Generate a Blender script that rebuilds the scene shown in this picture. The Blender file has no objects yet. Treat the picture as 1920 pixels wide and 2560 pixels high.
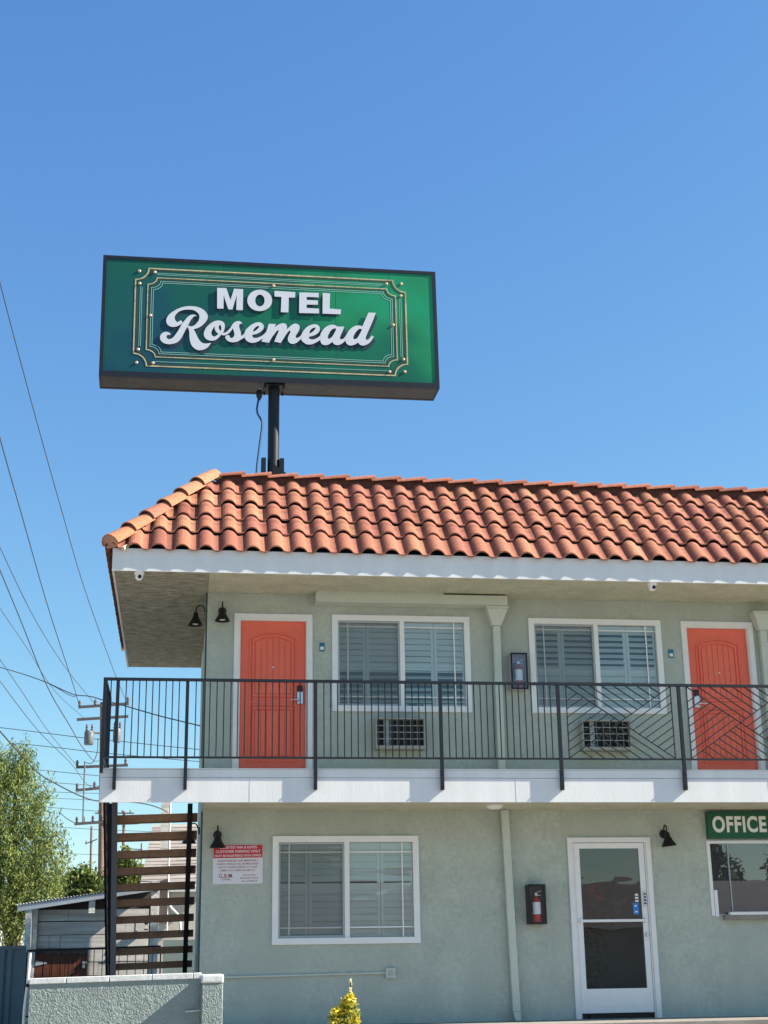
import bpy, bmesh, math, random
from mathutils import Vector, Matrix
R_ = math.radians
random.seed(7)
SC = bpy.context.scene
COL = SC.collection
# ------------------------------------------------------------------ camera
CF = 3602.4748; CP = Vector((-.3063, -19.228, .6719))
_y, _p, _r = .1422, .3064, .0158
_r0 = Vector((math.cos(_y), -math.sin(_y), 0))
FW = Vector((math.sin(_y)*math.cos(_p), math.cos(_y)*math.cos(_p), math.sin(_p)))
_u0 = Vector((-math.sin(_y)*math.sin(_p), -math.cos(_y)*math.sin(_p), math.cos(_p)))
RT = _r0*math.cos(_r) - _u0*math.sin(_r)
UP = _r0*math.sin(_r) + _u0*math.cos(_r)
cam = bpy.data.cameras.new('camera'); co = bpy.data.objects.new('camera', cam); COL.objects.link(co)
cam.sensor_fit = 'VERTICAL'; cam.sensor_height = 36; cam.sensor_width = 27
cam.lens = CF/2560*36; cam.clip_end = 3000; cam.clip_start = .1
m = Matrix((RT, UP, -FW)).transposed().to_4x4(); m.translation = CP
co.matrix_world = m; SC.camera = co
# ------------------------------------------------------------------ sky, sun, exposure
SUN = Vector((1, -.175, .76)).normalized()
w = bpy.data.worlds.new("World"); SC.world = w; w.use_nodes = True
nt = w.node_tree; bg = nt.nodes['Background']
sky = nt.nodes.new('ShaderNodeTexSky'); sky.sky_type = 'NISHITA'; sky.sun_disc = False
sky.sun_elevation = math.asin(SUN.z); sky.sun_rotation = math.atan2(SUN.x, SUN.y)
sky.altitude = 0; sky.air_density = 1.0; sky.dust_density = 0; sky.ozone_density = 10.0
EXPO = 1.5; STR = .12
# the photograph's own tone response to the sky, channel by channel
_sp = nt.nodes.new('ShaderNodeSeparateColor'); _cb = nt.nodes.new('ShaderNodeCombineColor'); nt.links.new(sky.outputs[0], _sp.inputs[0])
for _i, (_a, _q) in enumerate(((.256, 1.07), (.262, .91), (.414, .49))):
    _m = nt.nodes.new('ShaderNodeMath'); _m.operation = 'POWER'; _m.inputs[1].default_value = _q
    _k = nt.nodes.new('ShaderNodeMath'); _k.operation = 'MULTIPLY'; _k.inputs[1].default_value = _a/(STR*2**EXPO)
    nt.links.new(_sp.outputs[_i], _m.inputs[0]); nt.links.new(_m.outputs[0], _k.inputs[0]); nt.links.new(_k.outputs[0], _cb.inputs[_i])
nt.links.new(_cb.outputs[0], bg.inputs[0]); bg.inputs[1].default_value = STR
sl = bpy.data.lights.new('sun', 'SUN'); sl.energy = 4.9; sl.angle = R_(.5); sl.color = (1, .90, .77)
so = bpy.data.objects.new('sun', sl); COL.objects.link(so)
so.rotation_euler = SUN.to_track_quat('Z', 'Y').to_euler(); so.location = (20, -10, 20)
SC.view_settings.view_transform = 'Standard'; SC.view_settings.look = 'None'
SC.view_settings.exposure = EXPO; SC.view_settings.gamma = 1
SC.cycles.max_bounces = 8; SC.cycles.transparent_max_bounces = 24
SC.cycles.caustics_reflective = False; SC.cycles.caustics_refractive = False

# ------------------------------------------------------------------ pixel -> point helpers (photo pixels 1920x2560)
def ray(u, v): return FW + RT*((u-960)/CF) - UP*((v-1280)/CF)
def at(u, v, y):
    d = ray(u, v); return CP + d*((y-CP.y)/d.y)

# ------------------------------------------------------------------ materials
MATS = {}
def mat(name, col, rough=.6, metal=0., spec=.4, var=None, bump=None, streak=None, col2=None, trans=None, alpha=None):
    """var=(scale, amount) colour mottling; bump=(scale, strength, distance[, kind]); streak=(sx,sy,sz,amount)"""
    mm = bpy.data.materials.new(name); mm.use_nodes = True; n = mm.node_tree.nodes; l = mm.node_tree.links
    b = n['Principled BSDF']; b.inputs['Roughness'].default_value = rough; b.inputs['Metallic'].default_value = metal
    b.inputs['Specular IOR Level'].default_value = spec
    b.inputs['Base Color'].default_value = (*col, 1)
    g = n.new('ShaderNodeNewGeometry'); last = None
    def noise(scale, det=5, vec=None, dist=0.):
        t = n.new('ShaderNodeTexNoise'); t.inputs['Scale'].default_value = scale; t.inputs['Detail'].default_value = det
        t.inputs['Distortion'].default_value = dist
        l.new(vec or g.outputs['Position'], t.inputs['Vector']); return t
    def mixc(fac, a, c, blend='MIX'):
        x = n.new('ShaderNodeMix'); x.data_type = 'RGBA'; x.blend_type = blend
        if hasattr(fac, 'links'): l.new(fac, x.inputs[0])
        else: x.inputs[0].default_value = fac
        for sck, v in ((x.inputs[6], a), (x.inputs[7], c)):
            if hasattr(v, 'links'): l.new(v, sck)
            else: sck.default_value = (*v, 1)
        return x.outputs[2]
    def ramp(src, lo, hi):
        x = n.new('ShaderNodeMapRange'); l.new(src, x.inputs[0]); x.inputs[1].default_value = lo; x.inputs[2].default_value = hi
        return x.outputs[0]
    cur = col
    if var:
        t = noise(var[0]); t2 = noise(var[0]*6.3)
        a = n.new('ShaderNodeMath'); a.operation = 'ADD'; l.new(t.outputs[0], a.inputs[0]); l.new(t2.outputs[0], a.inputs[1])
        c2 = col2 or tuple(c*(1-var[1]) for c in col); c1 = tuple(min(1, c*(1+var[1]*.6)) for c in col)
        cur = mixc(ramp(a.outputs[0], .75, 1.25), c2, c1)
    if streak:
        mp = n.new('ShaderNodeMapping'); mp.inputs['Scale'].default_value = streak[:3]; l.new(g.outputs['Position'], mp.inputs[0])
        t = noise(1., 6, mp.outputs[0])
        cur = mixc(ramp(t.outputs[0], .35, .65), cur, (tuple(c*(1-streak[3]) for c in col)))
    if hasattr(cur, 'links'): l.new(cur, b.inputs['Base Color'])
    if bump:
        if len(bump) > 3 and bump[3] == 'trowel':
            t = noise(bump[0], 4, None, 1.6); v = n.new('ShaderNodeTexVoronoi'); v.feature = 'DISTANCE_TO_EDGE'
            v.inputs['Scale'].default_value = bump[0]*.55
            tt = noise(bump[0]*.8, 3); vm = n.new('ShaderNodeVectorMath'); vm.operation = 'ADD'
            l.new(g.outputs['Position'], vm.inputs[0]); l.new(tt.outputs[1], vm.inputs[1]); l.new(vm.outputs[0], v.inputs[0])
            s = n.new('ShaderNodeMath'); s.operation = 'ADD'; l.new(t.outputs[0], s.inputs[0])
            l.new(ramp(v.outputs[0], 0, .25), s.inputs[1]); src = s.outputs[0]
        elif len(bump) > 3 and bump[3] == 'v':
            mp = n.new('ShaderNodeMapping'); mp.inputs['Scale'].default_value = bump[4]; l.new(g.outputs['Position'], mp.inputs[0])
            src = noise(bump[0], 6, mp.outputs[0]).outputs[0]
        else: src = noise(bump[0], 8).outputs[0]
        bp = n.new('ShaderNodeBump'); bp.inputs['Strength'].default_value = bump[1]; bp.inputs['Distance'].default_value = bump[2]
        l.new(src, bp.inputs['Height']); l.new(bp.outputs[0], b.inputs['Normal'])
    if trans:
        t = n.new('ShaderNodeBsdfTranslucent'); x = n.new('ShaderNodeMixShader'); x.inputs[0].default_value = trans
        if hasattr(cur, 'links'): l.new(cur, t.inputs[0])
        else: t.inputs[0].default_value = (*cur, 1)
        l.new(b.outputs[0], x.inputs[1]); l.new(t.outputs[0], x.inputs[2]); l.new(x.outputs[0], n['Material Output'].inputs[0])
    if alpha is not None:
        b.inputs['Alpha'].default_value = alpha
    return mm
def attr_mat(name, attr, rough=.8, trans=0, bump=None, var=.12, scale=30):
    mm = bpy.data.materials.new(name); mm.use_nodes = True; n = mm.node_tree.nodes; l = mm.node_tree.links
    b = n['Principled BSDF']; b.inputs['Roughness'].default_value = rough; b.inputs['Specular IOR Level'].default_value = .25
    a = n.new('ShaderNodeAttribute'); a.attribute_name = attr
    g = n.new('ShaderNodeNewGeometry'); t = n.new('ShaderNodeTexNoise'); t.inputs['Scale'].default_value = scale; t.inputs['Detail'].default_value = 6
    l.new(g.outputs['Position'], t.inputs[0])
    r = n.new('ShaderNodeMapRange'); l.new(t.outputs[0], r.inputs[0]); r.inputs[1].default_value = .3; r.inputs[2].default_value = .7
    r.inputs[3].default_value = 1-var; r.inputs[4].default_value = 1+var
    x = n.new('ShaderNodeVectorMath'); x.operation = 'SCALE'; l.new(a.outputs[0], x.inputs[0]); l.new(r.outputs[0], x.inputs[3])
    l.new(x.outputs[0], b.inputs['Base Color'])
    if bump:
        bp = n.new('ShaderNodeBump'); bp.inputs['Strength'].default_value = bump; bp.inputs['Distance'].default_value = .01
        l.new(t.outputs[0], bp.inputs['Height']); l.new(bp.outputs[0], b.inputs['Normal'])
    if trans:
        t = n.new('ShaderNodeBsdfTranslucent'); m2 = n.new('ShaderNodeMixShader'); m2.inputs[0].default_value = trans
        l.new(x.outputs[0], t.inputs[0]); l.new(b.outputs[0], m2.inputs[1]); l.new(t.outputs[0], m2.inputs[2]); l.new(m2.outputs[0], n['Material Output'].inputs[0])
    return mm
def glass_mat(name, tint, refl=.12, wob=0.):
    mm = bpy.data.materials.new(name); mm.use_nodes = True; n = mm.node_tree.nodes; l = mm.node_tree.links
    n.remove(n['Principled BSDF'])
    t = n.new('ShaderNodeBsdfTransparent'); t.inputs[0].default_value = (*tint, 1)
    g = n.new('ShaderNodeBsdfGlossy'); g.inputs['Roughness'].default_value = 0.0
    fr = n.new('ShaderNodeFresnel'); fr.inputs[0].default_value = 1.5
    a = n.new('ShaderNodeMath'); a.operation = 'ADD'; a.inputs[1].default_value = refl; l.new(fr.outputs[0], a.inputs[0])
    if wob:
        ge = n.new('ShaderNodeNewGeometry'); mp = n.new('ShaderNodeMapping'); mp.inputs['Scale'].default_value = (1, 1, 3); l.new(ge.outputs['Position'], mp.inputs[0])
        no = n.new('ShaderNodeTexNoise'); no.inputs['Scale'].default_value = 1.6; no.inputs['Detail'].default_value = 1; l.new(mp.outputs[0], no.inputs[0])
        bp = n.new('ShaderNodeBump'); bp.inputs['Strength'].default_value = wob; bp.inputs['Distance'].default_value = .02
        l.new(no.outputs[0], bp.inputs['Height']); l.new(bp.outputs[0], g.inputs['Normal'])
    x = n.new('ShaderNodeMixShader'); l.new(a.outputs[0], x.inputs[0]); l.new(t.outputs[0], x.inputs[1]); l.new(g.outputs[0], x.inputs[2])
    l.new(x.outputs[0], n['Material Output'].inputs[0]); return mm

M = dict(
 stucco=mat('sage stucco', (.50, .548, .485), .9, spec=.15, var=(2.6, .16), streak=(1.6, 1.6, .25, .10), bump=(14, .5, .014, 'trowel')),
 soffit=mat('soffit stucco', (.52, .52, .40), .9, spec=.1, var=(3, .16), bump=(14, .5, .012)),
 rough=mat('rough side soffit', (.60, .58, .46), .95, spec=.1, var=(7, .4), streak=(5, 26, 5, .55), bump=(14, 1., .06, 'v', (1, 4.5, 1))),
 trim=mat('white trim paint', (.78, .77, .76), .55, var=(5, .05), bump=(60, .1, .003)),
 board=mat('white fascia board', (.71, .725, .73), .6, var=(4, .05), streak=(6, 6, .5, .07), bump=(10, .35, .004, 'v', (9, 9, .7))),
 frame=mat('white vinyl', (.80, .80, .79), .4, var=(6, .04)),
 door=mat('coral paint', (.83, .150, .085), .45, var=(3, .06), bump=(40, .12, .002, 'v', (3, 3, .3))),
 black=mat('black iron paint', (.010, .014, .022), .45, spec=.3, bump=(60, .1, .002)),
 blackm=mat('black lamp metal', (.008, .008, .009), .45, spec=.35),
 grey=mat('grey sash', (.36, .40, .42), .5),
 shutter=mat('white louver paint', (.90, .91, .86), .45),
 room=mat('dim room paint', (.55, .55, .52), .9),
 glass=glass_mat('window glass', (.95, 1., .985), .08, .15),
 glassd=glass_mat('office glass', (.84, .87, .88), .08, .035),
 glasso=glass_mat('tinted office glass', (.60, .61, .64), .13, .02),
 screen=None,
 steel=mat('brushed steel', (.62, .63, .65), .3, metal=.9),
 beige=mat('beige grille', (.33, .33, .29), .6),
 dark=mat('dark void', (.012, .014, .015), .8),
 pipe=mat('sage downspout paint', (.53, .57, .50), .5, var=(4, .06)),
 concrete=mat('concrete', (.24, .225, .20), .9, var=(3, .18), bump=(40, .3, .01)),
 asphalt=mat('asphalt', (.27, .25, .225), .92, var=(2, .2), bump=(60, .5, .01)),
 tread=mat('weathered wood tread', (.29, .175, .115), .8, var=(5, .25), bump=(30, .5, .006, 'v', (.3, 3, 3))),
 treadend=mat('black stringer paint', (.012, .012, .014), .45, spec=.4),
 block=mat('sculpted block stucco', (.25, .30, .28), .9, spec=.15, var=(5, .12), bump=(11, .34, .03, 'trowel')),
 cap=mat('white painted cap', (.62, .64, .62), .7, var=(8, .14), bump=(25, .4, .008)),
 red=mat('red enamel', (.42, .015, .02), .35), wht=mat('white label', (.75, .77, .80), .5),
 bulb=mat('frosted bulb', (.80, .80, .78), .35),
 blue=mat('blue print', (.03, .20, .62), .5),
 teal=mat('teal plaque', (.02, .16, .24), .4),
 green=mat('office sign green', (.006, .085, .035), .35, var=(2, .06)),
 cream=mat('cream lettering', (.72, .74, .70), .5),
 letter=mat('sign letter vinyl', (.53, .57, .63), .35, var=(4, .03)),
 roofdk=mat('dark roofing felt', (.16, .15, .15), .9, var=(3, .2)),
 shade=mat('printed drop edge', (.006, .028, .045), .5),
 gold=mat('printed gold line', (.42, .38, .23), .45, var=(5, .35)),
 pale=mat('printed pale line', (.22, .42, .38), .45),
 goldt=mat('printed bolt', (.45, .36, .24), .35),
 under=mat('sign underside metal', (.055, .05, .045), .45, metal=.3, var=(2, .5)),
 psred=mat('parking sign red', (.50, .03, .05), .5), pswht=mat('parking sign white', (.70, .68, .72), .5),
 pstxt=mat('parking sign red lettering', (.30, .05, .09), .5),
 wood=mat('grey utility pole wood', (.20, .13, .10), .85, var=(6, .3), bump=(20, .5, .01, 'v', (3, 3, .2))),
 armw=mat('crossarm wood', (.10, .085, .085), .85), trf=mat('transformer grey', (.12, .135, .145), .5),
 wire=mat('wire', (.035, .04, .045), .6),
 plank=mat('weathered white planks', (.76, .73, .67), .85, streak=(.6, .6, 14, .35), var=(3, .15)),
 tin=mat('corrugated tin', (.50, .54, .58), .4, metal=.25, var=(4, .12)),
 gatew=mat('stained brown boards', (.17, .055, .025), .7, var=(6, .3), bump=(20, .5, .006, 'v', (4, 4, .3))),
 postw=mat('peeling white post', (.78, .76, .70), .85, var=(9, .35), bump=(18, .6, .01)),
 fence=mat('slate blue metal fence', (.10, .145, .16), .6, var=(3, .1)),
 shingle=mat('grey shingles', (.33, .30, .27), .9, streak=(1, 1, 9, .35), var=(7, .2)),
 creamw=mat('cream siding', (.50, .48, .42), .8, var=(3, .1)),
 bark=mat('bark', (.10, .07, .05), .95, var=(9, .3), bump=(15, .8, .02)),
 terracotta=mat('grey flowerpot', (.10, .09, .08), .8, var=(12, .3)),
 cement=mat('white mortar', (.52, .44, .34), .9, bump=(30, .8, .02), var=(10, .15)),
 navy=mat('navy desk', (.02, .035, .06), .5), flower=mat('red petals', (.45, .03, .02), .7),
)
# insect screen: fine dark mesh, mostly see-through
_s = bpy.data.materials.new('insect screen'); _s.use_nodes = True; _n = _s.node_tree.nodes; _l = _s.node_tree.links
_t = _n.new('ShaderNodeBsdfTransparent'); _x = _n.new('ShaderNodeMixShader'); _x.inputs[0].default_value = .30
_n['Principled BSDF'].inputs['Base Color'].default_value = (.16, .18, .185, 1); _n['Principled BSDF'].inputs['Roughness'].default_value = .8
_l.new(_t.outputs[0], _x.inputs[1]); _l.new(_n['Principled BSDF'].outputs[0], _x.inputs[2]); _l.new(_x.outputs[0], _n['Material Output'].inputs[0])
M['screen'] = _s

# ------------------------------------------------------------------ mesh helpers
ORG = {}
class B:
    def __init__(s): s.v = []; s.f = []; s.c = []
    def add(s, vs, fs, c=None):
        k = len(s.v); s.v += [tuple(v) for v in vs]; s.f += [tuple(i+k for i in f) for f in fs]
        s.c += [c]*len(fs); return s
    def box(s, x0, x1, y0, y1, z0, z1, c=None):
        v = [(x, y, z) for z in (z0, z1) for y in (y0, y1) for x in (x0, x1)]
        return s.add(v, [(0,2,3,1),(4,5,7,6),(0,1,5,4),(2,6,7,3),(0,4,6,2),(1,3,7,5)], c)
    def hexa(s, p, c=None):   # 8 points in box order
        return s.add(p, [(0,2,3,1),(4,5,7,6),(0,1,5,4),(2,6,7,3),(0,4,6,2),(1,3,7,5)], c)
    def bar(s, a, b, w, h=None, up=(0,0,1), c=None):
        a = Vector(a); b = Vector(b); h = h or w; d = (b-a).normalized(); u = Vector(up)
        if abs(d.dot(u)) > .98: u = Vector((0,1,0))
        sd = d.cross(u).normalized()*w/2; uu = sd.cross(d).normalized()*h/2
        return s.hexa([a-sd-uu, a+sd-uu, b-sd-uu, b+sd-uu, a-sd+uu, a+sd+uu, b-sd+uu, b+sd+uu], c)
    def tube(s, pts, r, n=8, cap=True, c=None):
        pts = [Vector(p) for p in pts]; rs = r if isinstance(r, (list, tuple)) else [r]*len(pts)
        vs = []; prev = None
        for i, p in enumerate(pts):
            d = (pts[min(i+1, len(pts)-1)]-pts[max(i-1, 0)]).normalized()
            if prev is None:
                u = Vector((0,0,1)) if abs(d.z) < .9 else Vector((1,0,0)); prev = (u-d*u.dot(d)).normalized()
            else: prev = (prev-d*prev.dot(d)).normalized()
            q = d.cross(prev)
            for k in range(n):
                a = 2*math.pi*k/n; vs.append(p+(prev*math.cos(a)+q*math.sin(a))*rs[i])
        fs = [(i*n+k, i*n+(k+1) % n, (i+1)*n+(k+1) % n, (i+1)*n+k) for i in range(len(pts)-1) for k in range(n)]
        if cap: fs += [tuple(range(n))[::-1], tuple((len(pts)-1)*n+k for k in range(n))]
        return s.add(vs, fs, c)
    def lathe(s, prof, cx=0, cy=0, cz=0, n=20, axis='z', c=None, cap=True):
        vs = []
        for r, h in prof:
            for k in range(n):
                a = 2*math.pi*k/n; p = (r*math.cos(a), r*math.sin(a), h)
                if axis == 'y': p = (p[0], p[2], p[1])
                if axis == 'x': p = (p[2], p[0], p[1])
                vs.append((p[0]+cx, p[1]+cy, p[2]+cz))
        fs = [(i*n+k, i*n+(k+1) % n, (i+1)*n+(k+1) % n, (i+1)*n+k) for i in range(len(prof)-1) for k in range(n)]
        if cap: fs += [tuple(range(n))[::-1], tuple((len(prof)-1)*n+k for k in range(n))]
        return s.add(vs, fs, c)
    def plate(s, poly, y0, y1, c=None):   # polygon in (x,z), extruded along y
        n = len(poly); vs = [(x, y0, z) for x, z in poly]+[(x, y1, z) for x, z in poly]
        return s.add(vs, [tuple(range(n)), tuple(range(2*n-1, n-1, -1))]+[(i, i+n, (i+1) % n+n, (i+1) % n) for i in range(n)], c)
    def build(s, name, mt, parent=None, loc=None, smooth=False, bevel=0, fix=True):
        if parent is not None: org = ORG[parent.name]
        else: org = Vector(loc) if loc is not None else Vector((0,0,0))
        me = bpy.data.meshes.new(name)
        me.from_pydata([(v[0]-org.x, v[1]-org.y, v[2]-org.z) for v in s.v], [], s.f)
        if fix:
            bm = bmesh.new(); bm.from_mesh(me); bmesh.ops.recalc_face_normals(bm, faces=bm.faces); bm.to_mesh(me); bm.free()
        if any(c is not None for c in s.c):
            a = me.color_attributes.new('tone', 'FLOAT_COLOR', 'CORNER')
            i = 0
            for p, c in zip(me.polygons, s.c):
                for _ in range(p.loop_total): a.data[i].color = (*(c or (.5,.5,.5)), 1); i += 1
        o = bpy.data.objects.new(name, me); COL.objects.link(o); me.materials.append(mt)
        if parent is not None: o.parent = parent
        else: o.location = org
        ORG[o.name] = org
        if smooth:
            for p in me.polygons: p.use_smooth = True
            try: me.set_sharp_from_angle(angle=R_(40))
            except Exception: pass
        if bevel:
            bv = o.modifiers.new('bevel', 'BEVEL'); bv.width = bevel; bv.segments = 2; bv.limit_method = 'ANGLE'
        return o
def tag(o, label=None, cat=None, group=None, kind=None):
    if label: o['label'] = label
    if cat: o['category'] = cat
    if group: o['group'] = group
    if kind: o['kind'] = kind
    return o
def thing(name, loc, label, cat, group=None):
    o = bpy.data.objects.new(name, None); COL.objects.link(o); o.location = loc; ORG[o.name] = Vector(loc)
    o.empty_display_size = .2
    return tag(o, label, cat, group)
def dup(o, off, label=None, group=None):
    r = o.copy(); COL.objects.link(r); r.location = Vector(o.location)+Vector(off); ORG[r.name] = ORG[o.name]+Vector(off)
    if label: r['label'] = label
    if group: r['group'] = group
    for ch in list(o.children):
        c = ch.copy(); COL.objects.link(c); c.parent = r; ORG[c.name] = ORG[r.name]
        for g in list(ch.children):
            d = g.copy(); COL.objects.link(d); d.parent = c; ORG[d.name] = ORG[r.name]
    return r
def text_mesh(txt, size, x, z, yface, mt, name, parent, align='CENTER', offset=0., sx=1., depth=.003, tilt=0., space=1., fit=None):
    cu = bpy.data.curves.new('t', 'FONT'); cu.body = txt; cu.size = size; cu.align_x = align; cu.align_y = 'CENTER'
    cu.offset = offset; cu.extrude = depth; cu.space_character = space
    o = bpy.data.objects.new('t', cu); COL.objects.link(o)
    dg = bpy.context.evaluated_depsgraph_get(); me = bpy.data.meshes.new_from_object(o.evaluated_get(dg))
    bpy.data.objects.remove(o)
    if fit: xs_ = [v.co.x for v in me.vertices]; sx = fit/(max(xs_)-min(xs_)); x -= sx*(max(xs_)+min(xs_))/2
    b = B(); ct, st = math.cos(tilt), math.sin(tilt)
    vs = []
    for v in me.vertices:
        px, pz = v.co.x*sx, v.co.y
        vs.append((x+px*ct-pz*st, yface-v.co.z, z+px*st+pz*ct))
    b.add(vs, [tuple(p.vertices) for p in me.polygons]); return b.build(name, mt, parent)

# ================================================================== SETTING: ground
g = B(); xs = (-400, -3.2, 14, 400)
def gz(y): return -.13-.67*min(1, max(0, (-1.3-y)/11))
ys = [-1.3, -2, -3, -4, -6, -8, -10, -12.3, -16, -30, -200, -400]
for a, b in zip(ys, ys[1:]):
    g.add([(-400, a, gz(a)), (400, a, gz(a)), (400, b, gz(b)), (-400, b, gz(b))], [(0,1,2,3)])
g.add([(-400, -1.3, -.13), (400, -1.3, -.13), (400, 0.5, -.13), (-400, .5, -.13)], [(0,1,2,3)])
g.add([(-400, .5, -.13), (400, .5, -.13), (400, 900, -.13), (-400, 900, -.13)], [(0,1,2,3)])
tag(g.build('ground', M['asphalt']), kind='structure')
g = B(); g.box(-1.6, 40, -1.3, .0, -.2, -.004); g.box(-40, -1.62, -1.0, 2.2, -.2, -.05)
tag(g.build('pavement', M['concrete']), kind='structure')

# ================================================================== MOTEL BUILDING
X1 = 20.0; YB = 5.15; ZS = 5.592; ZF = 3.06; ZC = 2.653
bd = thing('motel_building', (0, 0, 0), 'two storey sage stucco motel with clay tile mansard roof and coral doors', 'building')
def wall_holes(b, x0, x1, z0, z1, rects, y, depth):
    X = sorted({x0, x1, *[r[0] for r in rects], *[r[1] for r in rects]}); Z = sorted({z0, z1, *[r[2] for r in rects], *[r[3] for r in rects]})
    for i in range(len(X)-1):
        for j in range(len(Z)-1):
            cx, cz = (X[i]+X[i+1])/2, (Z[j]+Z[j+1])/2
            if any(r[0] < cx < r[1] and r[2] < cz < r[3] for r in rects): continue
            b.add([(X[i], y, Z[j]), (X[i+1], y, Z[j]), (X[i+1], y, Z[j+1]), (X[i], y, Z[j+1])], [(0,1,2,3)])
    for r in rects:
        a, c, d, e = r
        q = [(a, d), (c, d), (c, e), (a, e)]
        for k in range(4):
            p, n_ = q[k], q[(k+1) % 4]
            b.add([(p[0], y, p[1]), (n_[0], y, n_[1]), (n_[0], y+depth, n_[1]), (p[0], y+depth, p[1])], [(0,1,2,3)])
W1 = (1.70, 3.617, 3.978, 5.311); W2 = (4.456, 6.372, 3.978, 5.311); W3 = (.911, 2.833, .973, 2.332)
D1 = (.367, 1.431, ZF, 5.305); D2 = (6.672, 7.736, ZF, 5.305); DO = (4.850, 6.000, 0, 2.300); WO = (6.815, 8.35, 1.272, 2.245)
def sh(r, s, bot=True): return (r[0]+s, r[1]-s, r[2]+(s if bot else 0), r[3]-s)
wl = B()
wall_holes(wl, 0, X1, ZC-.0, ZS, [sh(W1, .05), sh(W2, .05), sh(D1, .04, False), sh(D2, .04, False)], 0, .16)
wall_holes(wl, 0, X1, -.05, ZC, [sh(W3, .05), sh(DO, .04, False), sh(WO, .02)], 0, .16)
wl.add([(0, 0, -.05), (0, YB, -.05), (0, YB, ZS), (0, 0, ZS)], [(0,1,2,3)])
wl.add([(X1, 0, -.05), (X1, YB, -.05), (X1, YB, ZS+.5), (X1, 0, ZS+.5)], [(0,1,2,3)])
wl.add([(0, YB, -.05), (X1, YB, -.05), (X1, YB, ZS), (0, YB, ZS)], [(0,1,2,3)])
wl.build('wall', M['stucco'], bd)
# rooms behind the openings
rm = B()
for (x0, x1, z0, z1) in ((.2, 4.1, 3.05, 5.56), (4.15, 8.4, 3.05, 5.56), (.2, 4.6, 0.0, 2.62), (4.65, 10, 0.0, 2.62)):
    y0, y1 = .17, 3.4
    rm.add([(x0,y0,z0),(x1,y0,z0),(x1,y1,z0),(x0,y1,z0),(x0,y0,z1),(x1,y0,z1),(x1,y1,z1),(x0,y1,z1)], [(0,1,2,3),(4,5,6,7),(3,2,6,7),(0,3,7,4),(1,2,6,5)])
rm.build('room', M['room'], bd)
# slab and soffits
sb = B()
sb.box(-.0, X1, -1.055, -.002, ZC+.012, ZF-.01); sb.box(-1.262, -.001, -1.055, .27, 2.985, ZF-.01)
sb.build('balcony_slab', M['soffit'], bd)
fb = B()
fb.box(-1.28, X1, -1.08, -1.056, ZC, 2.952); fb.box(-1.285, X1, -1.084, -1.0, 2.957, 3.052); fb.box(-1.290, X1, -1.094, -1.0, 3.055, 3.068)
fb.box(-1.28, -1.263, -1.0, .27, 2.90, 2.952); fb.box(-1.285, -1.263, -.998, .27, 2.957, 3.052)
fb.build('slab_fascia', M['board'], bd)
sj = B()
for x in (.55, 3.93, 7.3): sj = B(); sj.box(x-.0015, x+.0015, -1.0815, -1.08, ZC+.01, 2.94); sj.build('board_joint', M['grey'], bd)
RX = -1.245; RD = 1.085; ZT = 5.885
so_ = B(); so_.box(-.0, X1, -RD+.03, -.003, ZS, ZS+.05); so_.build('soffit', M['soffit'], bd)
so2 = B(); so2.box(RX+.03, -.003, -RD+.03, YB+.02, ZS+.001, ZS+.051); so2.build('side_soffit', M['rough'], bd)
fa = B(); fa.box(RX, X1, -RD, -RD+.028, ZS-.006, ZT); fa.box(RX, RX+.028, -RD+.029, YB+.04, ZS-.006, ZT-.1)
fa.build('fascia', M['board'], bd)
# ---- mansard roof: solid deck + tiles
SR, ZR = 1.27, 7.25
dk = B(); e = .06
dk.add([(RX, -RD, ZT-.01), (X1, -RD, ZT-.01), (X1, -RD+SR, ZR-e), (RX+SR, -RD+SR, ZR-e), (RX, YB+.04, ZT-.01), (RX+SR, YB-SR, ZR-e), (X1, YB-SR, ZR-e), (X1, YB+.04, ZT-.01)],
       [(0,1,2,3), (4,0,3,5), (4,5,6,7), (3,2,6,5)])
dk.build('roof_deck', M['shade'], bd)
TONES = [(.33,.127,.078), (.33,.124,.078), (.31,.116,.074), (.35,.138,.084), (.285,.105,.072), (.375,.165,.095), (.36,.15,.088), (.335,.130,.082)]
def tile_tone(orange=.2):
    t = random.choice(TONES[5:7]) if random.random() < orange else random.choice(TONES[:5]+TONES[7:])
    k = .93*random.uniform(.92, 1.08)*(.78 if random.random() < .07 else 1); return tuple(c*k for c in t)
PER = .3045
def prof(t):   # height of an S tile across one period, t in 0..1
    if t < .64: return .062*math.sin(math.pi*t/.64)**.6
    return -.012*math.sin(math.pi*(t-.64)/.36)
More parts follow.
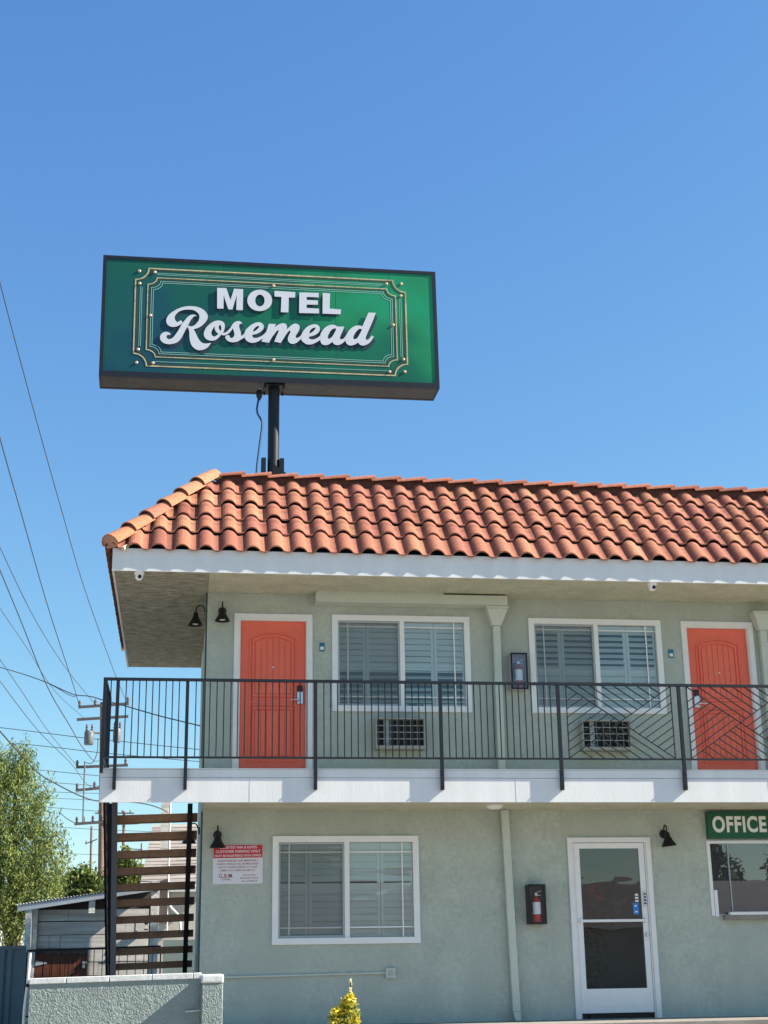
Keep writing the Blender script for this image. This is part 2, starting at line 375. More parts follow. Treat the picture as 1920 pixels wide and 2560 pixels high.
def tiles(b, P, length, a0, clip, orange):
    """P(a, s, h) -> world; a along eave, s up the slope, h off it"""
    rows = 5; L = 1.955/rows; N = 12; na = int(length/PER)+2
    for r in range(rows):
        for k in range(-1, na):
            tone = tile_tone(orange(a0+k*PER, r))
            s0 = r*L - (.091 if r == 0 else 0); s1 = (r+1)*L+.02
            jit = random.uniform(-.008, .008); skw = random.uniform(-.012, .012)
            for i in range(N):
                ta, tb = i/N, (i+1)/N
                aa, ab = a0+(k+ta)*PER, a0+(k+tb)*PER
                for (q0, q1) in ((0, .5), (.5, 1)):
                    sa, sb2 = s0+(s1-s0)*q0, s0+(s1-s0)*q1
                    mid = (sa+sb2)/2
                    if not clip((aa+ab)/2, mid): continue
                    ha = .047*(1-q0)+jit; hb = .047*(1-q1)+jit; sa += skw*(ta-.5) if q0 == 0 else 0
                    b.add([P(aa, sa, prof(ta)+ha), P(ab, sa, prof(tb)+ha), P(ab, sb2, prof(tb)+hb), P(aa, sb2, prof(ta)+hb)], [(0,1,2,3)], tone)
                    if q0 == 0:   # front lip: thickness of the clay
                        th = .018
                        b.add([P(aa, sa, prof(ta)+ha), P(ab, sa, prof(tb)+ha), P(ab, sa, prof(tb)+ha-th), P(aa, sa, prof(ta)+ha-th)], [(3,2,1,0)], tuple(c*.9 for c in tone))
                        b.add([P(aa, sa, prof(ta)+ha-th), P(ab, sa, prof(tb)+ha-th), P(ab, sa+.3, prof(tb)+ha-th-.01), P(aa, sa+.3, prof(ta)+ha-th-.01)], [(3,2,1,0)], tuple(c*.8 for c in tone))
SL = 1.955; cs, sn = SR/SL, (ZR-ZT)/SL
M['tile'] = attr_mat('clay tile', 'tone', .85, bump=.4, var=.16, scale=22)
M['tilemortar'] = mat('terracotta mortar', (.10, .045, .035), .95, var=(20, .3))
tb_ = B()
tiles(tb_, lambda a, s, h: (a, -RD+s*cs-h*.12, ZT+.012+s*sn+h*1.05), X1-RX, RX-.13, lambda a, s: a > RX-.02+max(0, s)*cs and a < X1,
      lambda a, r: .42 if a < .9 and r in (1, 2, 3) else .09)
tb_.build('roof_tiles', M['tile'], bd, smooth=True, fix=False)
tb_ = B()
tiles(tb_, lambda a, s, h: (RX-.035+s*cs-h*.12, a, ZT-.0+s*sn+h*1.05), YB+RD, -RD-.05, lambda a, s: a > -RD-.02+max(0, s)*cs and a < YB+.03-max(0, s)*cs,
      lambda a, r: .2)
tb_.build('roof_tiles', M['tile'], bd, smooth=True, fix=False)
# hip and ridge caps
def cap_tile(b, a, c, r0, r1, tone, up, flat=.75):
    a = Vector(a); c = Vector(c); d = (c-a).normalized(); u = Vector(up); u = (u-d*u.dot(d)).normalized(); s = d.cross(u)
    n = 10; vs = []
    for p, r in ((a, r0), (c, r1)):
        for th in (0, .016):
            for k in range(n+1):
                an = math.pi*k/n; vs.append(p+s*math.cos(an)*(r-th)+u*math.sin(an)*(r-th)*flat)
    m_ = n+1; fs = []
    for k in range(n):
        fs += [(k, k+1, 2*m_+k+1, 2*m_+k), (m_+k, m_+k+1, k+1, k), (3*m_+k, 3*m_+k+1, m_+k+1, m_+k), (2*m_+k, 2*m_+k+1, 3*m_+k+1, 3*m_+k)]
    b.add(vs, fs, tone)
H0 = Vector((RX-.03, -RD-.03, ZT+.0)); H1 = Vector((RX+SR+.02, -RD+SR, ZR+.06))
hd = (H1-H0); nh = 6
ORAN = [(.38,.155,.08), (.38,.16,.085), (.33,.135,.09), (.37,.165,.09), (.39,.175,.10), (.40,.19,.11)]
hb = B()
for i in range(nh):
    a = H0+hd*(i/nh)+Vector((0,0,.035)); c = H0+hd*((i+1.12)/nh)
    cap_tile(hb, a, c, .150, .125, ORAN[i], (-.45,-.45,.75), .95)
hb.build('hip_tiles', M['tile'], bd, smooth=True, fix=False)
mb = B()
# mortar plug in the lowest hip tile and blobs at the tile joints
d = hd.normalized(); u = Vector((-.45,-.45,.75)); u = (u-d*u.dot(d)).normalized(); s = d.cross(u)
c0 = H0+Vector((0,0,.035))+d*.012; n = 10
mb.add([c0-d*0]+[c0+s*math.cos(math.pi*k/n)*.135+u*math.sin(math.pi*k/n)*.125 for k in range(n+1)]+[c0-u*.05+s*.09, c0-u*.05-s*.09], [(0,k+1,k+2) for k in range(n)]+[(0, 1, n+2), (0, n+3, n+1), (0, n+2, n+3)], (.40,.22,.15))
def blob(b, p, r, sq=(1,1,1), c=None, seed=0):
    rnd = random.Random(seed); n, m_ = 8, 5; vs = []
    for j in range(m_+1):
        ph = math.pi*j/m_
        for k in range(n):
            q = 2*math.pi*k/n; rr = r*rnd.uniform(.75, 1.15)
            vs.append((p[0]+rr*sq[0]*math.sin(ph)*math.cos(q), p[1]+rr*sq[1]*math.sin(ph)*math.sin(q), p[2]+rr*sq[2]*math.cos(ph)))
    b.add(vs, [(j*n+k, j*n+(k+1) % n, (j+1)*n+(k+1) % n, (j+1)*n+k) for j in range(m_) for k in range(n)], c)
mb.build('hip_end', M['tile'], bd)
mb = B(); hs = Vector((.15, -.045, -.035))
blob(mb, H1+Vector((.04,-.03,.02)), .085, (1.1,.8,.6), seed=3)
for t0, t1, r in ((.0, .10, .024), (.11, .17, .016)):
    k_ = random.Random(int(t0*100)); n_ = 7; P = [H0+hd*(t0+(t1-t0)*k/n_)+hs+Vector((k_.uniform(-.012,.012), 0, k_.uniform(-.012,.012))) for k in range(n_+1)]
    mb.build('mortar', M['cement'], bd, smooth=True); mb = B(); mb.tube(P, [r*k_.uniform(.5, 1.2) for _ in P], 7)
mb.build('mortar', M['cement'], bd, smooth=True)
rb = B(); x = RX+SR+.06
while x < X1:
    t = tile_tone(.1); t = tuple(c*1.12 for c in t)
    cap_tile(rb, (x-.02, -RD+SR-.0, ZR+.055), (x+.41, -RD+SR, ZR+.095), .10, .125, t, (0,0,1), .62)
    x += .37
q_ = B(); q_.box(RX+SR+.06, X1, -RD+SR-.035, -RD+SR+.05, ZR-.10, ZR+.085); q_.build('ridge_board', M['tilemortar'], bd)
rb.build('ridge_tiles', M['tile'], bd, smooth=True, fix=False)

# ---- doors
def door(D, glyph=None, hinge_right=False, lab=None):
    x0, x1, z0, z1 = D
    fr = B(); f = .073
    fr.box(x0, x0+f, -.022, .05, z0, z1); fr.box(x1-f, x1, -.022, .05, z0, z1); fr.box(x0+f, x1-f, -.022, .05, z1-f, z1)
    fr.box(x0+f, x0+f+.015, .0, .12, z0, z1-f); fr.box(x1-f-.015, x1-f, .0, .12, z0, z1-f); fr.box(x0+f+.015, x1-f-.015, .0, .12, z1-f-.015, z1-f)
    a0, a1, zz = x0+f+.017, x1-f-.017, z1-f-.018
    dr = B(); dr.box(a0, a1, .05, .095, z0+.01, zz)
    w_ = a1-a0; cx = (a0+a1)/2; px0, px1 = cx-w_*.30, cx+w_*.30
    zt = zz-.20; zm = z0+1.13
    def arch(t, e, zb, arched):   # outline from bottom-left up over to bottom-right, inset e
        if arched: top = [(px0+e+(px1-px0-2*e)*k/12, zt-e-.07*(2*k/12-1)**2) for k in range(13)]
        else: top = [(px0+e, t-e), (px1-e, t-e)]
        return [(px0+e, zb+e)]+top+[(px1-e, zb+e)]
    for (zb, t, ar) in ((zm, zt, True), (z0+.30, zm-.17, False)):
        for e0, e1, y in ((-.055, -.036, .036), (-.014, .014, .030)):
            O = arch(t, e0, zb, ar); I = arch(t, e1, zb, ar); n = len(O)
            for k in range(n):
                k2 = (k+1) % n
                P = [O[k], O[k2], I[k2], I[k]]
                dr.hexa([(P[0][0], y, P[0][1]), (P[1][0], y, P[1][1]), (P[3][0], y, P[3][1]), (P[2][0], y, P[2][1]),
                         (P[0][0], .052, P[0][1]), (P[1][0], .052, P[1][1]), (P[3][0], .052, P[3][1]), (P[2][0], .052, P[2][1])])
        npl = 6; g_ = .007; wI = px1-px0-.05
        for k in range(npl):
            q0 = px0+.025+wI*k/npl+g_/2; q1 = px0+.025+wI*(k+1)/npl-g_/2
            za = lambda x: (zt-.03-.07*((2*(x-px0)/(px1-px0))-1)**2) if ar else t-.03
            dr.plate([(q0, zb+.03), (q1, zb+.03), (q1, za(q1)), (q0, za(q0))], .040, .052)
    do = dr.build('door', M['door'], bd)
    blob_ = B(); blob_.lathe([(.012, -.006), (.012, 0)], cx, .042, z0+1.52, 10, 'y'); blob_.build('peephole', M['steel'], do)
    fr.build('door_frame', M['trim'], do)
    hx = a0+.075 if hinge_right else a1-.075
    h = B(); h.box(hx-.038, hx+.038, .018, .042, z0+1.02, z0+1.17); h.box(hx-.038, hx+.038, .022, .042, z0+1.17, z0+1.185)
    h.tube([(hx+(.01 if hinge_right else -.01), .02, z0+1.07), (hx+(.01 if hinge_right else -.01), -.03, z0+1.07), (hx+(.13 if hinge_right else -.13), -.035, z0+1.07)], .011, 8)
    h.build('handle', M['steel'], do, bevel=.004)
    k = B(); k.box(hx-.033, hx+.033, .018, .042, z0+1.187, z0+1.27); k.build('card_reader', M['blackm'], do, bevel=.004)
    return do
door(D1); door(D2, hinge_right=True)

# ---- windows
def window(Wn, mode, pane_mat, screen_left=True):
    x0, x1, z0, z1 = Wn; f = .078; cx = (x0+x1)/2+.01
    fr = B()
    fr.box(x0, x1, -.028, .06, z1-f, z1); fr.box(x0, x1, -.032, .06, z0, z0+f); fr.box(x0, x0+f, -.028, .06, z0+f, z1-f); fr.box(x1-f, x1, -.028, .06, z0+f, z1-f)
    fr.box(cx-.032, cx+.032, -.015, .06, z0+f, z1-f)
    wi = fr.build('window', M['frame'], bd)
    # left sliding sash (grey) and screen
    a, b_, c, d_ = x0+f+.002, cx-.034, z0+f+.002, z1-f-.002; t = .024
    sa = B(); sa.box(a, b_, -.004, .03, d_-t, d_); sa.box(a, b_, -.004, .03, c, c+t*1.2); sa.box(a, a+t, -.004, .03, c+t*1.2, d_-t); sa.box(b_-t, b_, -.004, .03, c+t*1.2, d_-t)
    sa.box(a-.004, a+.022, -.02, -.004, d_-.27, d_-.22); sa.box(a-.004, a+.022, -.02, -.004, c+.18, c+.23)
    sa.build('sash', M['grey'], wi)
    sc = B(); sc.add([(a+t, .004, c+t), (b_-t, .004, c+t), (b_-t, .004, d_-t), (a+t, .004, d_-t)], [(0,1,2,3)]); sc.build('insect_screen', M['screen'], wi)
    p = B()
    p.add([(a, .034, c), (b_, .034, c), (b_, .034, d_), (a, .034, d_)], [(0,1,2,3)]); p.build('pane', pane_mat, wi)
    a2, b2 = cx+.034, x1-f-.002
    p = B(); p.add([(a2, .026, c), (b2, .026, c), (b2, .026, d_), (a2, .026, d_)], [(0,1,2,3)]); p.build('pane', pane_mat, wi)
    mu = B()
    mu.box(a+.13, a+.147, .010, .016, c, d_); mu.box(b2-.147, b2-.13, .008, .016, c, d_)
    for zz in (c+.125, d_-.075 if mode != 'closed' else d_-.125):
        mu.box(a, b_, .0165, .022, zz-.008, zz+.008); mu.box(a2, b2, .0165, .022, zz-.008, zz+.008)
    mu.build('muntins', M['frame'], wi)
    # shutters: four hinged panels of louvers behind the glass
    L0, L1 = x0+.055, x1-.055
    mid = [L0, x0+(.475 if True else 0), cx, x0+1.42, L1]
    for k in range(4):
        q0, q1 = mid[k]+.003, mid[k+1]-.003; s = B(); st = .042; y0, y1 = .066, .096
        s.box(q0, q0+st, y0, y1, z0+.055, z1-.055); s.box(q1-st, q1, y0, y1, z0+.055, z1-.055)
        s.box(q0+st, q1-st, y0+.002, y1-.002, z1-.165, z1-.055); s.box(q0+st, q1-st, y0+.002, y1-.002, z0+.055, z0+.12)
        zsplit = {'top_closed': z0+.63, 'top_open': z0+.62, 'closed': z0+.72}[mode]
        s.box(q0+st, q1-st, y0+.002, y1-.002, zsplit-.04, zsplit+.04)
        pitch = .083; z = z0+.12+pitch*.5
        while z < z1-.14:
            if abs(z-zsplit) > .025:
                upper = z > zsplit
                opn = (mode == 'top_closed' and not upper) or (mode == 'top_open' and upper)
                an = R_(random.uniform(24, 30)) if opn else R_(random.uniform(60, 66))
                h = .047; dy, dz = math.cos(an)*h, math.sin(an)*h
                if mode == 'top_open' and upper: dy, dz = dy*.8, dz*1.35
                cy = (y0+y1)/2
                s.bar((q0+st, cy, z), (q1-st, cy, z), .009, 2*math.hypot(dy, dz)*.98, up=(0, dy, dz))
            z += pitch
        s.build('shutter', M['shutter'], wi)
    return wi
w1 = window(W1, 'top_closed', M['glass']); w2 = window(W2, 'top_open', M['glass']); w3 = window(W3, 'closed', M['glass'])

# ---- office door
x0, x1, z0, z1 = DO
f = B(); f.box(x0, x0+.065, -.03, .06, z0, z1); f.box(x1-.065, x1, -.03, .06, z0, z1); f.box(x0+.065, x1-.065, -.03, .06, z1-.065, z1)
f.box(x0+.066, x0+.085, -.012, .06, z0, z1-.066); f.box(x1-.085, x1-.066, -.012, .06, z0, z1-.066)
od = B(); a, b_ = x0+.09, x1-.09; zt = z1-.072
od.box(a, a+.075, .0, .045, .07, zt); od.box(b_-.075, b_, .0, .045, .07, zt); od.box(a+.075, b_-.075, .0, .045, zt-.07, zt); od.box(a+.075, b_-.075, .0, .045, .07, .37)
for zz in (.15, .225, .30): od.box(a+.08, b_-.08, -.004, 0, zz, zz+.055)
oo = od.build('office_door', M['frame'], bd)
f.build('door_frame', M['trim'], oo)
q = B(); q.box(a+.05, b_-.05, -.045, -.015, 1.205, 1.240); q.box(a+.03, a+.06, -.05, .0, 1.195, 1.25); q.box(b_-.06, b_-.03, -.05, .0, 1.195, 1.25); q.build('push_bar', M['frame'], oo, bevel=.004)
q = B(); q.add([(a+.07, .02, .36), (b_-.07, .02, .36), (b_-.07, .02, zt-.06), (a+.07, .02, zt-.06)], [(0,1,2,3)]); q.build('pane', M['glassd'], oo)
q = B(); q.box(b_-.05, b_-.012, -.012, 0, 1.40, 1.60)
q.build('latch_plate', M['steel'], oo)
q = B()
for zz in (1.43, 1.47, 1.51, 1.55): q.box(b_-.045, b_-.017, -.018, -.0125, zz, zz+.022)
q.build('latch_button', M['blackm'], oo)
q = B(); q.lathe([(.022, -.03), (.026, -.02), (.024, 0)], b_-.03, 0, 1.04, 14, 'y'); q.build('lock', M['steel'], oo, smooth=True)
q = B(); q.box(a+.1, b_-.1, .0, .05, .003, .05); q.box(x0+.066, x1-.066, .03, .1, 0.004, .066); q.build('threshold', M['blackm'], oo)
# ---- office window
x0, x1, z0, z1 = WO
f = B(); f.box(x0-.02, x1, -.012, .05, z1-.03, z1+.01); f.box(x0-.02, x0+.025, -.012, .05, z0+.0, z1-.03); f.box(x0+.03, x0+.075, -.02, .03, z0-.01, z0+.33)
ow = f.build('window', M['frame'], bd)
q = B(); q.add([(x0+.025, .02, z0+.02), (x1, .02, z0+.02), (x1, .02, z1-.03), (x0+.025, .02, z1-.03)], [(0,1,2,3)]); q.build('pane', M['glasso'], ow)
q = B(); q.box(x0+.02, x1-.01, .075, .08, z0, z1-.02); q.build('blind', mat('grey roller blind', (.16, .16, .175), .8), ow)
q = B(); q.box(x0+.27, x0+.285, .0, .018, z0+.02, z1-.031); q.build('meeting_rail', M['grey'], ow)
q = B(); q.box(x0+.13, x1, -.09, .0, z0-.055, z0+.0); q.build('sill', M['concrete'], ow)
q = B(); q.box(x0+.20, x1, -.10, -.0, z0+.003, z0+.045); q.build('sill_tray', M['frame'], ow, bevel=.012)

# ================================================================== BALCONY RAILING
YR = -1.13; rl = thing('balcony_railing', (-1.27, YR, ZF), 'black iron railing with straight and chevron bars along the upper balcony', 'railing')
ZT_, ZB_ = 4.168, 3.195
PX = [-1.105, -.244, 1.368, 2.976, 4.530, 6.165, 7.80, 9.45]
r = B(); r.box(-1.285, X1, YR-.022, YR+.022, ZT_-.018, ZT_+.016); r.box(-1.285, -1.245, YR+.0221, .27, ZT_-.018, ZT_+.016); r.build('handrail', M['black'], rl)
r = B(); r.box(-1.28, X1, YR-.012, YR+.012, ZB_-.012, ZB_+.012); r.box(-1.277, -1.253, YR+.0121, .27, ZB_-.012, ZB_+.012); r.build('bottom_rail', M['black'], rl)
for i, x in enumerate(PX):
    lo = 2.80
    p = B(); p.box(x-.021, x+.021, YR-.019, YR+.021, lo, ZT_-.0182); 
    p.box(x-.019, x+.019, YR+.0212, -1.081, lo+.002, 2.956); p.box(x-.019, x+.019, YR+.0212, -1.0845, 2.9562, 3.052); po = p.build('post', M['black'], rl)
    q = B()
    for zz in (lo+.05, lo+.21):
        q = B(); q.lathe([(.012, -.010), (.012, 0)], x, YR-.019, zz, 6, 'y')
        if i < 6: q.build('bolt', M['black'], po)
def balu(x, y): 
    p = B(); p.box(x-.0065, x+.0065, y-.0065, y+.0065, ZB_+.0122, ZT_-.0182); p.build('baluster', M['black'], rl)
def span(x0, x1, n): 
    for k in range(1, n): balu(x0+(x1-x0)*k/n, YR)
balu(-1.19, YR)
span(PX[0]+.02, PX[1]-.02, 10); span(PX[1]+.02, PX[2]-.02, 18); span(PX[2]+.02, PX[3]-.02, 18); span(PX[3]+.02, PX[4]-.02, 18)
for k in range(1, 12): balu(-1.265, YR+.02+(.25-YR)*k/12)
p = B(); p.box(-1.285, -1.245, .225, .265, 3.07, ZT_-.0182); p.build('post', M['black'], rl)
p = B(); p.box(-1.285, -1.245, YR-.02, YR+.0, 3.0, ZT_-.0182); p.build('post', M['black'], rl)
def chevron(x0, x1):
    p = B(); zt, zb = ZT_-.0182, ZB_+.0122; W, H = x1-x0, zt-zb; t = .013
    def P(u, v): return (x0+u*W, YR, zt-v*H)
    p.box(x0-t/2, x0+t/2, YR-t/2, YR+t/2, zb, zt); p.box(x1-t/2, x1+t/2, YR-t/2, YR+t/2, zb, zt)
    p.bar(P(0,0), P(1,1), t, t, (0,1,0)); p.bar(P(1,0), P(.5,.5), t, t, (0,1,0)); p.bar(P(.5,.5), P(0,1), t, t, (0,1,0))
    st = .1135
    for i in range(1, 8):
        d = i*st
        u = (1+d)/2; p.bar(P(d, 0), P(u, u-d), t, t, (0,1,0))                 # upper field, falls right to the rising diagonal
        v = (1+d)/2; p.bar(P(1, d), P(v, v), t, t, (0,1,0))                   # right field
        e = d+st*.9
        if e < .97: p.bar(P(0, e), P(e/2, e/2), t, t, (0,1,0))                # left field
        if e < .97: p.bar(P(e, 1), P(e/2, 1-e/2), t, t, (0,1,0))              # lower field
    p.build('chevron_panel', M['black'], rl)
chevron(4.640, 6.055); chevron(6.275, 7.69); chevron(7.91, 9.34)

# ================================================================== STAIRS
st = thing('outdoor_stairs', (-.65, .3, -.1), 'open riser outdoor stairs with brown wood treads and black steel stringers beside the motel', 'staircase')
TV = [2044, 2089, 2133, 2175, 2215, 2254, 2296, 2336, 2376, 2413, 2450, 2487, 2523]
TP = [(.38+.26*i, at(385, v, .38+.26*i).z) for i, v in enumerate(TV)]
for y, z in TP:
    t = B(); a = (-1.262, -.062); dz = (-.020, .014); h = .047
    t.hexa([(a[0], y, z+dz[0]-h), (a[1], y, z+dz[1]-h), (a[0], y+.27, z+dz[0]-h), (a[1], y+.27, z+dz[1]-h), (a[0], y, z+dz[0]+h), (a[1], y, z+dz[1]+h), (a[0], y+.27, z+dz[0]+h), (a[1], y+.27, z+dz[1]+h)])
    t.build('tread', M['tread'], st)
(ya, za), (yb, zb) = TP[0], TP[-1]; gr = (zb-za)/(yb-ya)
def sz(y, o): return za+gr*(y-ya)+o
for x in (-1.205, -.165):
    s = B(); s.bar((x, .22, sz(.22, -.03)), (x, yb+.25, sz(yb+.25, -.03)), .065, .2); s.build('stringer', M['treadend'], st)
s = B(); s.bar((-1.285, .3, sz(.3, .95)), (-1.285, 3.55, sz(3.55, .95)), .045, .05)
s.bar((-1.285, .3, sz(.3, .12)), (-1.285, 3.55, sz(3.55, .12)), .03, .03); s.build('handrail', M['treadend'], st)
for k in range(26):
    y = .32+.125*k; s = B(); s.box(-1.291, -1.279, y, y+.012, sz(y, .12), sz(y, .95)); s.build('baluster', M['treadend'], st)
s = B(); s.box(-1.31, -1.26, 3.55, 3.60, -.1, 1.05); s.build('newel_post', M['treadend'], st)
p0, p1 = at(279, 2008, .17), at(293, 2008, .17); q0, q1 = at(279, 2460, .17), at(293, 2460, .17); zt_, zb_ = 2.984, -.13
s = B(); s.hexa([(q0.x, .14, zb_), (q1.x, .14, zb_), (q0.x, .2, zb_), (q1.x, .2, zb_), (p0.x, .14, zt_), (p1.x, .14, zt_), (p0.x, .2, zt_), (p1.x, .2, zt_)])
s.build('support_post', mat('grey iron post', (.06, .062, .07), .5, spec=.5), st)

# ================================================================== DOWNSPOUTS
def spout(name, xs, label, trough=None, low=None):
    d = thing(name, (xs, -.1, 3.06), label, 'downspout', 'sage downspouts on the facade')
    if trough:
        t = B(); t.box(trough[0], trough[1], -.25, -.004, 5.435, 5.565); t.box(trough[0]+.01, trough[1]-.9, -.245, -.01, 5.566, ZS-.001); t.build('gutter_trough', M['pipe'], d)
    h = B(); c = xs
    h.hexa([(c-.062, -.13, 5.175), (c+.062, -.13, 5.175), (c-.062, -.004, 5.175), (c+.062, -.004, 5.175), (c-.15, -.2, 5.40), (c+.15, -.2, 5.40), (c-.15, -.004, 5.40), (c+.15, -.004, 5.40)])
    h.box(c-.158, c+.158, -.208, -.003, 5.401, 5.434)
    h.build('hopper', M['pipe'], d, bevel=.005)
    p = B(); p.box(c-.050, c+.050, -.105, -.012, 3.07, 5.174); p.box(c-.054, c+.054, -.11, -.010, 4.95, 5.0)
    p.build('pipe', M['pipe'], d, bevel=.006)
    return d
spout('downspout', 3.985, 'upper sage downspout with flared hopper and long gutter trough between the two upper windows', (1.46, 4.12))
spout('downspout', 7.855, 'upper sage downspout with hopper right of the right coral door at the photo edge')
d = thing('downspout', (4.03, -.1, 0), 'lower sage downspout running from the balcony underside to the ground beside the extinguisher box', 'downspout', 'sage downspouts on the facade')
p = B(); q = [(3.998, ZC), (4.052, .12)]
p.hexa([(4.004, -.1, .11), (4.102, -.1, .11), (4.004, -.012, .11), (4.102, -.012, .11), (3.950, -.1, ZC+.005), (4.050, -.1, ZC+.005), (3.950, -.012, ZC+.005), (4.050, -.012, ZC+.005)])
p.hexa([(4.03, -.12, .0), (4.102, -.12, .0), (4.03, -.02, .0), (4.102, -.02, .0), (4.004, -.1, .109), (4.102, -.1, .109), (4.004, -.012, .109), (4.102, -.012, .109)])
p.build('pipe', M['pipe'], d, bevel=.005)
p = B(); p.box(3.967, 4.062, -.108, -.011, 2.33, 2.345); p.build('strap', M['pipe'], d)

# ================================================================== WALL LAMPS
def barn_lamp(loc, label, side=False, tilt=0):
    """loc: wall point of the mounting plate; arm leaves the wall along -y (or -x on the side wall)"""
    x, y, z = loc; t = thing('wall_lamp', loc, label, 'lamp', 'black gooseneck wall lamps')
    D = Vector((-1, 0, 0)) if side else Vector((0, -1, 0)); o = Vector(loc)
    pl = B(); pl.lathe([(.055, .0), (.055, .018), (.03, .028)], x, y, z, 18, 'x' if side else 'y')
    if True:
        pl.v = [((2*x-v[0], v[1], v[2]) if side else (v[0], 2*y-v[1], v[2])) for v in pl.v]
    pl.build('wall_plate', M['blackm'], t, smooth=True)
    a = B(); pts = []
    c = .155
    for k in range(11):
        an = math.pi*k/10; pts.append(o+D*(.03+(c-.03)*(1-math.cos(an))/2)+Vector((0,0,.01+.10*math.sin(an)**.8 if 0 < k < 10 else .0)))
    pts[0] = o+D*.01+Vector((0,0,0)); pts.append(pts[-1]+Vector((0,0,-.03)))
    a.tube(pts, .0095, 8); a.build('arm', M['blackm'], t, smooth=True)
    s = B(); e = o+D*c
    s.lathe([(.012, .015), (.030, .005), (.036, -.045), (.045, -.06), (.062, -.10), (.098, -.158), (.104, -.172), (.098, -.170), (.058, -.10), (.03, -.05)], e.x, e.y, e.z, 24, cap=False)
    if tilt:
        c0 = e; cc, ss = math.cos(tilt), math.sin(tilt)
        s.v = [(c0.x+(v[0]-c0.x)*cc-(v[2]-c0.z)*ss, v[1], c0.z+(v[0]-c0.x)*ss+(v[2]-c0.z)*cc) for v in s.v]
    s.build('lamp_shade', M['blackm'], t, smooth=True)
    b = B(); b.lathe([(.001, -.05), (.03, -.07), (.044, -.11), (.046, -.145), (.036, -.158), (.001, -.162)], e.x, e.y, e.z, 16, cap=False)
    b.build('bulb', M['bulb'], t, smooth=True)
barn_lamp((.2, 0, 5.335), 'black gooseneck wall lamp left of the left coral door')
barn_lamp((0, .3, 5.375), 'black gooseneck wall lamp sticking out past the upper left wall corner', side=True)
barn_lamp((.195, 0, 2.35), 'black gooseneck wall lamp above the red and white parking notice')
barn_lamp((6.2, 0, 2.345), 'black gooseneck wall lamp between the office door and the green office sign', tilt=.10)
barn_lamp((0, 2.4, 2.62), 'black gooseneck wall lamp on the side wall behind the stairs', side=True)

# ================================================================== EXTINGUISHER CABINETS
def cabinet(x, z, label, l2, tone, gl_):
    y0 = -.17; w2, h2 = .115, .25
    c = thing('extinguisher_cabinet', (x, -.08, z), label, 'cabinet', 'fire extinguisher cabinets')
    b = B(); t = .012
    b.box(x-w2, x-w2+t, y0, -.003, z-h2, z+h2); b.box(x+w2-t, x+w2, y0, -.003, z-h2, z+h2)
    b.box(x-w2+t, x+w2-t, y0, -.003, z+h2-t, z+h2); b.box(x-w2+t, x+w2-t, y0, -.003, z-h2, z-h2+t); b.box(x-w2+t, x+w2-t, -.02, -.004, z-h2+t, z+h2-t)
    bo = b.build('box', mat('cabinet paint', tone, .5), c)
    f = B(); t = .020
    f.box(x-w2-.003, x-w2+t, y0-.012, y0-.001, z-h2-.003, z+h2+.003); f.box(x+w2-t, x+w2+.003, y0-.012, y0-.001, z-h2-.003, z+h2+.003)
    f.box(x-w2+t, x+w2-t, y0-.012, y0-.001, z+h2-t, z+h2+.003); f.box(x-w2+t, x+w2-t, y0-.012, y0-.001, z-h2-.003, z-h2+t)
    fd = f.build('door', M['blackm'], c)
    k = B(); k.lathe([(.010, -.014), (.010, 0)], x+w2-.008, y0-.012, z-.02, 8, 'y'); k.build('knob', M['blackm'], fd)
    p = B(); p.add([(x-w2+.018, y0-.006, z-h2+.018), (x+w2-.018, y0-.006, z-h2+.018), (x+w2-.018, y0-.006, z+h2-.018), (x-w2+.018, y0-.006, z+h2-.018)], [(0,1,2,3)]); p.build('pane', gl_, fd)
    e = thing('fire_extinguisher', (x+.005, -.09, z-h2+.015), l2, 'extinguisher', 'fire extinguishers in cabinets')
    b = B(); b.lathe([(.052, 0), (.056, .01), (.056, .27), (.045, .30), (.02, .325), (.02, .345)], x+.005, -.108, z-h2+.015, 20); b.build('cylinder', M['red'], e, smooth=True)
    l = B(); l.lathe([(.0572, .11), (.0572, .26)], x+.005, -.108, z-h2+.015, 20, cap=False); l.build('label', M['wht'], e, smooth=True)
    zz = z-h2+.36
    h = B(); h.box(x-.012, x+.022, -.11, -.075, zz, zz+.03); h.bar((x, -.09, zz+.035), (x+.075, -.10, zz+.06), .018, .006); h.bar((x, -.09, zz+.02), (x+.065, -.10, zz+.0), .018, .006)
    h.build('valve_handle', M['steel'], e)
    n = B(); n.tube([(x-.01, -.1, zz+.01), (x-.06, -.12, zz+.0), (x-.062, -.13, zz-.1), (x-.058, -.13, zz-.2)], .009, 8); n.build('hose', M['blackm'], e, smooth=True)
M['glassc'] = glass_mat('cabinet glass', (.90, .90, .93), .07)
cabinet(4.262, 4.528, 'black glass fronted cabinet beside the upper right window', 'fire extinguisher inside the upper floor cabinet', (.42, .40, .44), M['glassc'])
cabinet(4.365, 1.437, 'black glass fronted cabinet between the lower downspout and the office door', 'red fire extinguisher with white label inside the ground floor cabinet', (.03, .03, .033), glass_mat('clear cabinet glass', (.95, .95, .97), .03))

